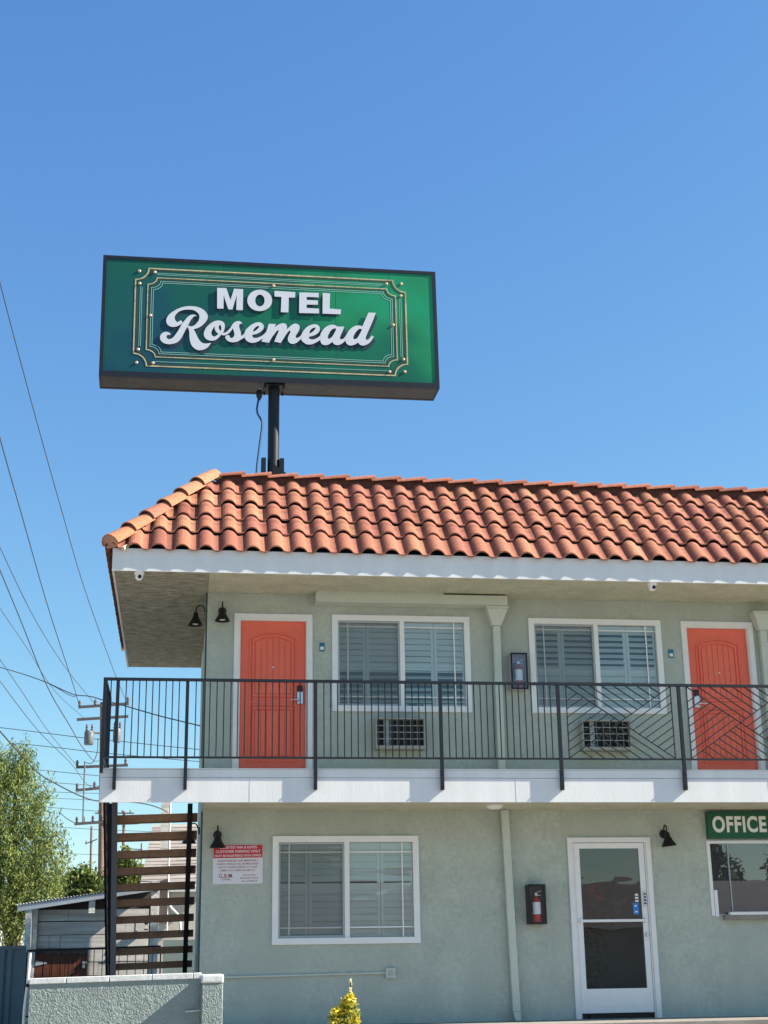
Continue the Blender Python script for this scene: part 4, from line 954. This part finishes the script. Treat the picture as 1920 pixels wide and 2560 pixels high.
# ================================================================== BLOCK WALL WITH PILLAR
YW = -4.6; gw = -.36
t = thing('block_wall', (-.9, YW, gw), 'low sage block wall with white cap and end pillar in front of the stairs', 'wall')
b = B(); b.hexa([(-1.655, YW, gw), (-.05, YW, gw), (-1.655, YW+.19, gw), (-.05, YW+.19, gw), (-1.655, YW, .572), (-.05, YW, .600), (-1.655, YW+.19, .572), (-.05, YW+.19, .600)]); b.build('wall_face', M['block'], t)
x = -1.665; k = 0
for x0, x1 in ((-1.665, -1.327), (-1.320, -.925), (-.918, -.525), (-.518, -.135), (-.128, -.052)):
    b = B(); za, zb = .573+(x0+1.655)*.0175, .573+(x1+1.655)*.0175
    b.hexa([(x0, YW-.012, za), (x1, YW-.012, zb), (x0, YW+.2, za), (x1, YW+.2, zb), (x0, YW-.012, za+.055), (x1, YW-.012, zb+.055), (x0, YW+.2, za+.055), (x1, YW+.2, zb+.055)])
    b.build('cap_block', M['cap'], t, bevel=.006)
b = B(); b.box(-.049, .152, YW-.11, YW+.24, gw, .555); b.build('pillar', M['block'], t, bevel=.01)
b = B(); b.box(-.056, .158, YW-.118, YW+.25, .556, .64); b.build('pillar_cap', M['cap'], t, bevel=.018)
b = B(); b.tube([(-.20, YW-.015, .305), (-.08, YW-.015, .312), (-.052, YW-.015, .312)], .008, 6); b.build('pipe_stub', M['pipe'], t)
t = thing('white_pipe', (-1.72, YW+.1, gw), 'thin white standpipe at the left end of the low block wall', 'pipe')
b = B(); b.tube([(-1.705, YW+.1, gw), (-1.705, YW+.1, .34), (-1.688, YW+.1, .60), (-1.68, YW+.1, .86)], .014, 8); b.build('pipe', M['cap'], t, smooth=True)
b = B(); b.lathe([(.02, 0), (.02, .03)], -1.69, YW+.1, .55, 8); b.build('clamp', M['blackm'], t)

# ================================================================== YELLOW PLANT IN POT
t = thing('yellow_shrub', (1.62, -2.1, -.17), 'small yellow and green variegated shrub in a grey pot in front of the motel wall', 'plant')
rnd = random.Random(11)
b = B(); b.lathe([(.10, 0), (.145, .19), (.152, .195), (.152, .225), (.135, .23), (.13, .2)], 1.60, -2.1, -.18, 20, cap=False); b.build('pot', M['terracotta'], t, smooth=True)
b = B(); b.lathe([(.13, 0), (.13, .01)], 1.60, -2.1, .02, 14); b.build('soil', M['bark'], t)
b = B()
for q in ([(1.60,-2.1,.05),(1.60,-2.1,.2),(1.665,-2.1,.36),(1.68,-2.1,.53)], [(1.6,-2.1,.05),(1.53,-2.12,.16),(1.50,-2.12,.24)], [(1.61,-2.1,.05),(1.70,-2.1,.16)]): b.tube(q, .008, 5)
b.build('stem', M['bark'], t)
Y_ = [(.82,.64,.04), (.80,.60,.04), (.85,.70,.08), (.55,.52,.06), (.22,.32,.05)]; G_ = [(.07,.13,.03), (.13,.21,.04), (.35,.40,.07), (.72,.60,.06), (.65,.62,.25)]
b = B()
for c, r, n, tt in (((1.665,-2.1,.36),.05,60,Y_), ((1.64,-2.1,.30),.075,110,Y_), ((1.70,-2.1,.29),.06,70,G_), ((1.65,-2.1,.20),.10,150,G_), ((1.51,-2.12,.20),.065,90,Y_), ((1.47,-2.12,.15),.05,50,G_),
                    ((1.70,-2.12,.12),.075,110,Y_), ((1.62,-2.08,.10),.08,90,G_), ((1.55,-2.1,.11),.07,70,G_), ((1.50,-2.14,.085),.07,70,Y_), ((1.60,-2.18,.07),.07,80,G_), ((1.72,-2.14,.07),.06,70,Y_), ((1.57,-2.1,.22),.06,50,Y_), ((1.73,-2.1,.2),.05,40,G_)):
    leafy(b, [(c, r*1.12)], int(n*1.25), .05, rnd, tt, asp=2.0)
leafy(b, [((1.672,-2.1,.45), (.012,.012,.05))], 22, .05, rnd, [(.80,.72,.35), (.75,.62,.25)], asp=2.6, droop=-1.6)
leafy(b, [((1.68,-2.1,.51), (.012,.012,.045))], 22, .05, rnd, [(.80,.76,.50)], asp=2.6, droop=-2.2)
b.build('foliage', M['leaf'], t, fix=False)

# ================================================================== SHED, RAIL, FENCE BEHIND THE STAIRS
YS = 6.5
def ax_(u, y=YS, v=2300): return at(u, v, y).x
def az_(v, y=YS, u=250): return at(u, v, y).z
t = thing('plank_shed', (ax_(200), YS, -.1), 'weathered white plank shed with low sloping tin roof and small brown door behind the stairs', 'shed')
sx0, sx1 = ax_(95), ax_(373)
b = B(); zs = [-.1, .20, .43, .62, .84, 1.06, 1.28, 1.50, 1.70]
rnd = random.Random(5)
for i in range(len(zs)-1):
    xs_ = sorted([sx0]+[rnd.uniform(sx0+.2, sx1-.2) for _ in range(2)]+[sx1])
    for a, c in zip(xs_, xs_[1:]):
        if c-a < .02: continue
        y = YS+rnd.uniform(-.006, .006)
        b.box(a+.004, c-.004, y, y+.03, zs[i]+.008, zs[i+1]-.008)
b.build('plank_wall', M['plank'], t)
b = B(); b.box(sx0-.12, sx0-.09, YS+.0, YS+2.4, -.1, 1.72); b.box(sx1+.02, sx1+.05, YS, YS+2.4, -.1, 1.9); b.box(sx0-.08, sx1, YS+.04, YS+2.4, -.1, 1.45); b.build('side_wall', M['plank'], t)
b = B(); b.hexa([(sx0-.08, YS+.25, 1.45), (sx1+.3, YS+.25, 1.45), (sx0-.08, YS+.3, 1.45), (sx1+.3, YS+.3, 1.45), (sx0-.08, YS+.25, 1.74), (sx1+.3, YS+.25, 2.2), (sx0-.08, YS+.3, 1.74), (sx1+.3, YS+.3, 2.2)]); b.build('gable_shade_backing', M['armw'], t)  # dark backing added to stand in for the black shade under the shed roof
b = B(); px0, px1 = ax_(68), ax_(83); b.box(px0, px1, YS-.32, YS-.2, -.1, 1.78); b.build('corner_post', M['postw'], t)
b = B(); b.box(ax_(83), ax_(95), YS-.1, YS+.02, -.1, 1.72); b.build('corner_post', M['postw'], t)
b = B(); a0 = ax_(377); b.box(a0, ax_(397), YS-.3, YS-.2, -.1, 2.12); b.build('right_post', M['postw'], t)
b = B(); x0_ = ax_(225, YS, 2255); b.box(x0_, x0_+.1, YS-.3, YS-.2, 1.62, az_(2250)); b.build('roof_bracket', M['postw'], t)
r0, r1 = at(38, 2262, YS-.35), at(400, 2208, YS-.35)
b = B(); n = 46
vs = []; L = r1-r0
for yy, dz in ((YS-.35, 0), (YS+2.5, .05)):
    for k in range(n*4+1):
        p = r0+L*(k/(n*4)); vs.append((p.x, yy, p.z+dz+.012*math.sin(k/4*2*math.pi)))
m_ = n*4+1; b.add(vs, [(k, k+1, m_+k+1, m_+k) for k in range(n*4)]); b.build('tin_roof', M['tin'], t, smooth=True, fix=False)
b = B(); b.bar(r0+Vector((.04, .03, -.065)), r1+Vector((0, .03, -.065)), .03, .085, up=(0,0,1)); b.build('roof_beam', M['tin'], t)
gx0, gx1 = ax_(95), ax_(224); b = B(); n = 7
for k in range(n):
    q0 = gx0+(gx1-gx0)*k/n; q1 = gx0+(gx1-gx0)*(k+1)/n; b.box(q0+.004, q1-.004, YS-.10, YS-.065, -.08, .98)
dr = b.build('shed_door', M['gatew'], t)
b = B(); b.box(gx0, gx1, YS-.14, YS-.101, .985, 1.055); b.build('lintel', M['blackm'], dr)
b = B(); hz = az_(2406); b.plate([(gx0+.0, hz-.045), (gx0+.19, hz-.008), (gx0+.19, hz+.008), (gx0+.0, hz+.045)], YS-.108, YS-.101); b.build('strap_hinge', M['tin'], dr)
b = B(); b.box(gx1-.08, gx1-.01, YS-.125, YS-.101, hz-.02, hz+.02); b.lathe([(.03, -.14), (.03, -.11)], gx1-.05, YS, hz-.06, 10, 'y'); b.build('latch', M['steel'], dr)
# little wall lantern on the shed
lx, lz = ax_(366), az_(2317); t2 = thing('shed_lantern', (lx, YS-.05, lz), 'tiny black lantern on the planks of the shed behind the stairs', 'lamp')
b = B(); b.box(lx-.03, lx+.03, YS-.12, YS-.03, lz+.03, lz+.065); b.box(lx-.03, lx+.03, YS-.12, YS-.03, lz-.065, lz-.045); b.build('frame', M['blackm'], t2); b = B(); b.box(lx-.014, lx+.014, YS-.09, YS-.05, lz-.044, lz+.029); b.build('bulb', M['bulb'], t2)
# low black garden rail in front of the shed
YG = 5.2; t = thing('garden_rail', (ax_(240, YG), YG, -.1), 'low thin black metal rail standing in front of the plank shed', 'railing')
g0, g1 = at(68, 2377, YG), at(402, 2366, YG); b = B(); b.bar(g0, g1, .03, .035); b.build('top_rail', M['blackm'], t)
b = B(); b.bar((g0.x, YG, .03), (g1.x, YG, .05), .02, .02); b.build('bottom_rail', M['blackm'], t)
n = 17
for k in range(n):
    x = g0.x+(g1.x-g0.x)*k/(n-1); z = g0.z+(g1.z-g0.z)*k/(n-1); b = B(); w_ = .022 if k in (0, n-1) else .012
    b.box(x-w_/2, x+w_/2, YG-w_/2, YG+w_/2, -.13 if w_ > .015 else .03, z-.02); b.build('baluster', M['blackm'], t)
# slate metal fence at the far left
YF2 = 2.4; t = thing('metal_fence', (ax_(0, YF2), YF2, -.13), 'slate blue solid metal fence left of the low block wall', 'fence')
fx1 = ax_(61, YF2, 2450)
b = B(); b.box(fx1-4.5, fx1, YF2, YF2+.03, -.1, 1.0); b.build('panel', M['fence'], t)
b = B(); b.box(fx1-4.5, fx1+.0, YF2-.03, YF2+.05, 1.0, 1.045); b.build('top_rail', M['fence'], t)
for x in (fx1-.245, fx1-.345, fx1-1.6, fx1-2.9): b = B(); b.box(x, x+.06, YF2-.03, YF2-.001, -.12, .999); b.build('post', M['fence'], t)

# neighbour house behind the stairs
YH = 14; t = thing('shingled_house', (ax_(430, YH), YH, -.1), 'cream house with grey shingle roof behind the stairs', 'house')
e0, e1 = at(350, 2216, YH), at(560, 2208, YH); k0, k1 = at(382, 2068, YH+3), at(560, 2066, YH+3)
b = B(); b.hexa([e0, e1, k0+Vector((0,.0,-.0)), k1, e0+Vector((0,0,.06)), e1+Vector((0,0,.06)), k0+Vector((0,0,.06)), k1+Vector((0,0,.06))]); b.build('roof', M['shingle'], t)
b = B()
for k in range(1, 17):
    f = k/17; a = e0.lerp(k0, f)+Vector((0,-.012,.068)); c = e1.lerp(k1, f)+Vector((0,-.012,.068)); b.bar(a, c, .03, .006, up=(0,-.8,.6))
b.build('shingle_courses', M['shingle'], t)
b = B(); b.box(e0.x+.1, e1.x, YH+.25, YH+5, -.1, e0.z-.005); b.build('wall', M['creamw'], t)
b = B(); b.box(e0.x, e1.x, YH-.02, YH+.02, e0.z-.12, e0.z-.003); b.build('eave_board', M['cap'], t)
b = B(); b.tube([at(413, 2225, YH), at(417, 2250, YH), at(428, 2270, YH), at(448, 2290, YH), at(452, 2330, YH)], .03, 8); b.build('conduit', M['cap'], t, smooth=True)
b = B(); q0, q1 = at(408, 2350, 9), at(475, 2440, 9); b.box(q0.x, q0.x+1.2, 9, 9.4, -.13, q0.z); 
tag(b.build('utility_cabinet', M['fence'], loc=(q0.x+.5, 9.2, -.13)), 'slate blue metal utility box behind the stairs next to the motel corner', 'utility box')
t = thing('service_mast', tuple(at(420, 2150, YH)), 'white electric service mast above the shingle roof where the cable lands', 'mast')
q = at(422, 2150, YH); b = B(); b.tube([(q.x, YH, 1.5), (q.x, YH, at(422, 1940, YH).z)], .022, 8); b.build('mast_pipe', M['cap'], t)
q = at(414, 2000, YH+.2); b = B(); b.box(q.x-.09, q.x+.09, YH+.1, YH+.3, at(414, 2120, YH).z, at(414, 1947, YH).z); b.build('riser_box', M['plank'], t)

# ================================================================== TREES
def tree(name, base, top_px, label, blobs, n, size, tones, asp, droop, seed, group=None, stems=()):
    rnd = random.Random(seed); t = thing(name, base, label, 'tree', group)
    b = B(); bx, by, bz = base
    for s_ in stems: b.tube([Vector(p) for p in s_[0]], s_[1], 8)
    b.build('trunk', M['bark'], t, smooth=True)
    b = B(); tw = []
    for (c, r) in blobs: tw += [(c, r)]*max(1, int(r[0]*r[2]*8))
    # leaves gathered in small sprays so the crown breaks into clumps and gaps
    for _ in range(n//14):
        c, r = rnd.choice(tw); 
        while True:
            p = Vector((rnd.uniform(-1,1), rnd.uniform(-1,1), rnd.uniform(-1,1)))
            if .25 < p.length < 1: break
        q = Vector(c)+Vector((p.x*r[0], p.y*r[1], p.z*r[2])); sh_ = rnd.uniform(.75, 1.2)
        leafy(b, [(q, (size*1.3, size*1.3, size*(1.2+droop)))], 14, size, rnd, [tuple(v*sh_ for v in tt) for tt in tones], asp=asp, droop=droop)
    b.build('crown', M['leaf'], t, fix=False); return t
TY = 11.0; c = lambda u, v, y=TY: tuple(at(u, v, y))
px = 3602/(19.2+TY)
def bl(u, v, ru, rv, y=TY, dy=0): p = at(u, v, y+dy); k = (19.2+y)/3602; return ((p.x, y+dy, p.z), (ru*k, ru*k, rv*k))
bs = at(20, 2500, TY)
tree('willowy_tree', (bs.x, TY, -.13), None, 'tall yellow green willowy tree at the left edge behind the fence',
     [bl(20, 1930, 55, 66), bl(54, 1908, 34, 60), bl(-20, 1940, 60, 70), bl(84, 1985, 50, 62), bl(20, 2030, 90, 90), bl(100, 2060, 46, 70), bl(125, 2125, 54, 56), bl(20, 2120, 105, 110), bl(100, 2180, 72, 66), bl(0, 2210, 95, 95), bl(60, 2240, 90, 70), bl(-60, 2100, 80, 150), bl(70, 2300, 60, 52), bl(5, 2320, 70, 60), bl(128, 2215, 34, 40)],
     42000, .095, [(.17,.23,.055), (.23,.29,.075), (.11,.155,.04), (.28,.33,.11), (.14,.19,.06)], 4.4, 1.1, 21,
     stems=[([(bs.x, TY, -.2), (bs.x+.05, TY, 1.2), c(30, 2150), c(40, 1960)], [.16, .13, .07, .02]), ([(bs.x+.05, TY, 1.0), c(70, 2200), c(100, 2100)], [.09, .05, .02]), ([(bs.x, TY, 1.1), c(-20, 2150), c(-40, 2050)], [.09, .05, .02])])
TY2 = 22; c2 = lambda u, v: tuple(at(u, v, TY2)); bs = at(215, 2440, TY2)
tree('round_tree', (bs.x, TY2, -.13), None, 'smaller dense green tree behind the shed roof between willowy tree and pole',
     [bl(190, 2215, 34, 40, TY2), bl(215, 2200, 30, 36, TY2), bl(235, 2225, 30, 34, TY2), bl(170, 2235, 26, 28, TY2)], 5200, .13,
     [(.07,.12,.03), (.12,.18,.04), (.18,.20,.06), (.05,.08,.02)], 2.2, .1, 22, stems=[([(bs.x, TY2, -.2), c2(212, 2250), c2(205, 2190)], [.15, .1, .03])])
TY3 = 26; bs = at(320, 2440, TY3); c3 = lambda u, v: tuple(at(u, v, TY3))
tree('round_tree', (bs.x, TY3, -.13), None, 'distant yellow green tree seen between the stair treads left of the shingle roof',
     [bl(310, 2160, 22, 36, TY3), bl(325, 2190, 32, 30, TY3), bl(350, 2190, 24, 26, TY3), bl(285, 2190, 22, 30, TY3), bl(330, 2225, 40, 30, TY3)], 4600, .13,
     [(.14,.20,.05), (.20,.24,.06), (.09,.13,.03)], 2.4, .3, 23, stems=[([(bs.x, TY3, -.2), c3(318, 2230), c3(312, 2160)], [.15, .1, .03])])

# ================================================================== UTILITY POLES AND LINES
def pole(name, u, vt, vb, y, rad, label, arms, extra=None, tr=()):
    top = at(u, vt, y); bot = at(u-3, vb, y)
    t = thing(name, (bot.x, y, -.13), label, 'utility pole', 'wooden utility poles')
    b = B(); b.tube([(bot.x, y, -.2), (bot.x, y, 2.), (top.x, y, top.z)], [rad*1.15, rad*1.1, rad*.8], 10); b.build('pole', M['wood'], t, smooth=True)
    for (ua, va, ub, vb_, ins) in arms:
        a, c = at(ua, va, y-.12), at(ub, vb_, y-.12); b = B(); b.bar(a, c, .1, .12); ar = b.build('crossarm', M['armw'], t)
        for f in ins:
            p = a.lerp(c, f); q = B(); q.lathe([(.03, .05), (.07, .1), (.045, .16), (.075, .21), (.03, .32)], p.x, p.y, p.z, 8); q.build('insulator', M['armw'], ar, smooth=True)
    for (u0, v0, u1, v1) in tr:
        a, c = at(u0, v0, y-.3), at(u1, v1, y-.3); cx = (a.x+c.x)/2; r = (c.x-a.x)/2; z0, z1 = c.z, a.z
        b = B(); b.lathe([(r*.9, z0), (r, z0+.05), (r, z1-.06), (r*.85, z1)], cx, y-.3, 0, 16); tk = b.build('transformer', M['trf'], t, smooth=True)
        for dx in (-.12, .12):
            q = B(); q.lathe([(.04, 0), (.07, .06), (.035, .12), (.06, .18), (.02, .34)], cx+dx, y-.3, z1, 8); q.build('bushing', M['armw'], tk)
        b = B(); b.bar((cx, y-.28, (z0+z1)/2+.25), (top.x, y-.1, (z0+z1)/2+.25), .06, .08); b.build('hanger', M['armw'], tk)
    return t
YP = 49
pole('utility_pole', 257, 1756, 2300, YP, .15, 'tall brown utility pole with transformers behind the balcony corner',
     [(196, 1768, 322, 1759, (.02, .33, .98)), (192, 1799, 321, 1791, ()), (190, 1918, 320, 1913, (.02, .75, .95)), (189, 1976, 300, 1965, (.03, .42)), (186, 2060, 300, 2052, (.05, .2, .4, .6))], tr=((211, 1828, 234, 1862), (283, 1822, 302, 1856)))
q = at(210, 1900, YP-.6); t = thing('riser_rod', tuple(at(209, 2055, YP-.6)), 'thin vertical riser rod left of the tall utility pole', 'rod')
b = B(); b.tube([at(212, 1903, YP-.6), at(207, 2056, YP-.6)], .035, 6); b.build('rod', M['trf'], t)
pole('utility_pole', 310, 2028, 2300, 125, .16, 'distant utility pole seen between the stair treads', [(237, 2033, 335, 2033, (.1, .5, .7, .9)), (293, 2061, 346, 2059, (.1, .9))])
pole('utility_pole', 229, 2066, 2300, 150, .16, 'distant utility pole just left of the tall one above the shed roof', [(212, 2110, 243, 2098, (.1, .5))])
pole('utility_pole', 354, 2108, 2300, 170, .13, 'small far utility pole right of the distant tree between the treads', [(318, 2122, 356, 2124, ())])
def cr_pts(P, m_=6):
    V = [Vector(p) for p in P]; o = []
    for i in range(len(V)-1):
        p0 = V[i-1] if i else V[0]*2-V[1]; p3 = V[i+2] if i+2 < len(V) else V[-1]*2-V[-2]
        for k in range(m_):
            t = k/m_; o.append(.5*((2*V[i])+(V[i+1]-p0)*t+(2*p0-5*V[i]+4*V[i+1]-p3)*t*t+(3*V[i]-p0-3*V[i+1]+p3)*t**3))
    o.append(V[-1]); return o
def wire(pts, y0, y1, r, label, cat='power line', group='overhead lines'):
    """a cable hanging in the air from depth y0 to depth y1"""
    n = len(pts); P = []
    for i, (u, v) in enumerate(pts):
        f = i/(n-1); y = 1/((1-f)/(y0+19.23)+f/(y1+19.23))-19.23; P.append(at(u, v, y))
    Q = cr_pts(P)
    if pts[0][0] < -10: Q = [Q[0]+(Q[0]-Q[1]).normalized()*(30 if y0 < 50 else 60)]+Q
    b = B(); b.tube(Q, r, 5); o = b.build('power_line', M['wire'], loc=tuple(P[0]), smooth=True)
    tag(o, label, cat, group); return o
wire([(-40, 540), (0, 708), (79, 1007), (152, 1269), (210, 1468), (283, 1673), (322, 1768)], 9, YP, .013, 'power line falling steeply across open sky to the right tip of the top crossarm')
wire([(-40, 930), (0, 1096), (58, 1301), (121, 1521), (184, 1715), (198, 1766)], 12, YP, .016, 'power line falling steeply across the sky to the left tip of the top crossarm')
wire([(-40, 1280), (0, 1369), (84, 1542), (163, 1668), (238, 1762)], 16, YP, .012, 'pale power line meeting the top crossarm near its middle')
wire([(-40, 1330), (0, 1426), (52, 1552), (119, 1718), (175, 1815), (200, 1859), (232, 1900), (247, 1902)], 17, YP, .016, 'power line that curves down past the left transformer to the tall pole')
wire([(-40, 1455), (0, 1521), (68, 1621), (135, 1725), (212, 1797)], 20, YP, .010, 'faint power line reaching the second crossarm of the tall pole')
wire([(-30, 1605), (0, 1649), (56, 1731), (125, 1834), (192, 1914)], 24, YP, .012, 'power line reaching the left tip of the third crossarm')
wire([(-30, 1655), (0, 1703), (94, 1825), (175, 1906), (208, 1950), (230, 1971)], 26, YP, .012, 'power line reaching the fourth crossarm of the tall pole')
wire([(-30, 1656), (0, 1668), (60, 1686), (116, 1706), (155, 1724), (188, 1737), (225, 1741), (257, 1750), (313, 1765), (400, 1790), (506, 1816)], 20, 5.4, .011, 'thick black service cable crossing behind the railing to the motel side wall', 'cable')
wire([(116, 1706), (150, 1724), (170, 1736), (185, 1741), (192, 1737)], 13.2, 11.0, .008, 'short loose loop under the thick service cable', 'cable')
wire([(-40, 1815), (0, 1819), (100, 1831), (204, 1844), (298, 1853), (400, 1864), (520, 1876)], 60, 60, .020, 'level power line passing just under the transformers')
wire([(40, 1859), (75, 1862), (160, 1871), (244, 1881), (385, 1894), (520, 1906)], 62, 62, .020, 'level power line below the transformers showing between the balusters')
wire([(60, 1920), (100, 1925), (190, 1934), (262, 1941)], 64, 64, .018, 'level power line right below the third crossarm')
wire([(100, 1953), (141, 1957), (232, 1964), (262, 1967)], 66, 66, .016, 'level power line just above the fourth crossarm')
wire([(100, 1979), (135, 1980), (188, 1982), (262, 1984)], 66, 66, .014, 'level power line just below the fourth crossarm')
wire([(100, 1994), (141, 1996), (207, 1999), (262, 2002)], 68, 68, .014, 'faint level line beside the black drop cable')
wire([(120, 2018), (154, 2021), (232, 2027), (262, 2029)], 68, 68, .016, 'level power line above the lowest crossarm')
wire([(150, 2068), (250, 2074), (400, 2080), (500, 2084)], 90, 90, .018, 'low level line crossing behind the top stair treads')
wire([(170, 2134), (240, 2137), (330, 2140), (380, 2142)], 90, 90, .016, 'lowest level line above the small trees')
wire([(-20, 1805), (0, 1828), (53, 1888), (94, 1931), (141, 1960), (204, 1991), (248, 2003), (310, 2004), (364, 2010), (401, 2021), (418, 2030)], 7, YH, .013, 'thick black drop cable passing in front of the tree to the service mast', 'cable')
wire([(147, 2029), (165, 2045), (185, 2057)], 60, YP, .020, 'short black cable ending at the left tip of the lowest crossarm', 'cable')
wire([(212, 1903), (216, 1907), (232, 1906), (243, 1880), (245, 1845)], YP-.6, YP-.5, .018, 'looped jumper wire under the left transformer', 'cable')

# ================================================================== ACROSS THE STREET (seen only mirrored in the glass)
t = thing('low_house', (6, -48, -.8), 'long low house with dark pitched roof across the street', 'house')
b = B(); b.box(-14, 38, -56, -48, -.8, 2.3); b.build('wall', M['creamw'], t)
b = B(); b.add([(-15, -47.4, 2.3), (39, -47.4, 2.3), (34, -52, 4.6), (-10, -52, 4.7), (-15, -56.6, 2.3), (39, -56.6, 2.3)], [(0,1,2,3), (4,3,2,5), (0,3,4), (1,5,2)]); b.build('roof', M['roofdk'], t)
for i, (x, y, h, r, lb) in enumerate(((8, -78, 10, 3.2, 'broad street tree beyond the left half of the low house across the street'), (36.2, -78, 9.5, 1.7, 'slim street tree beyond the low house, left of the gap of sky'), (42.3, -78, 10, 2.4, 'round street tree beyond the low house, right of the gap of sky'))):
    tree('street_tree', (x, y, -.8), None, lb, [((x, y, h*.62), (r, r, r*1.2)), ((x+.5*r, y, h*.5), (r*.8, r*.8, r*.8)), ((x-.3*r, y, h*.82), (r*.6, r*.6, r*.7))], 3400, .42, [(.05,.08,.025), (.08,.11,.03)], 2.2, .2, 40+i, group='trees across the street', stems=[([(x, y, -.9), (x+.1, y, 2), (x, y, h*.7)], [.25, .2, .08])])
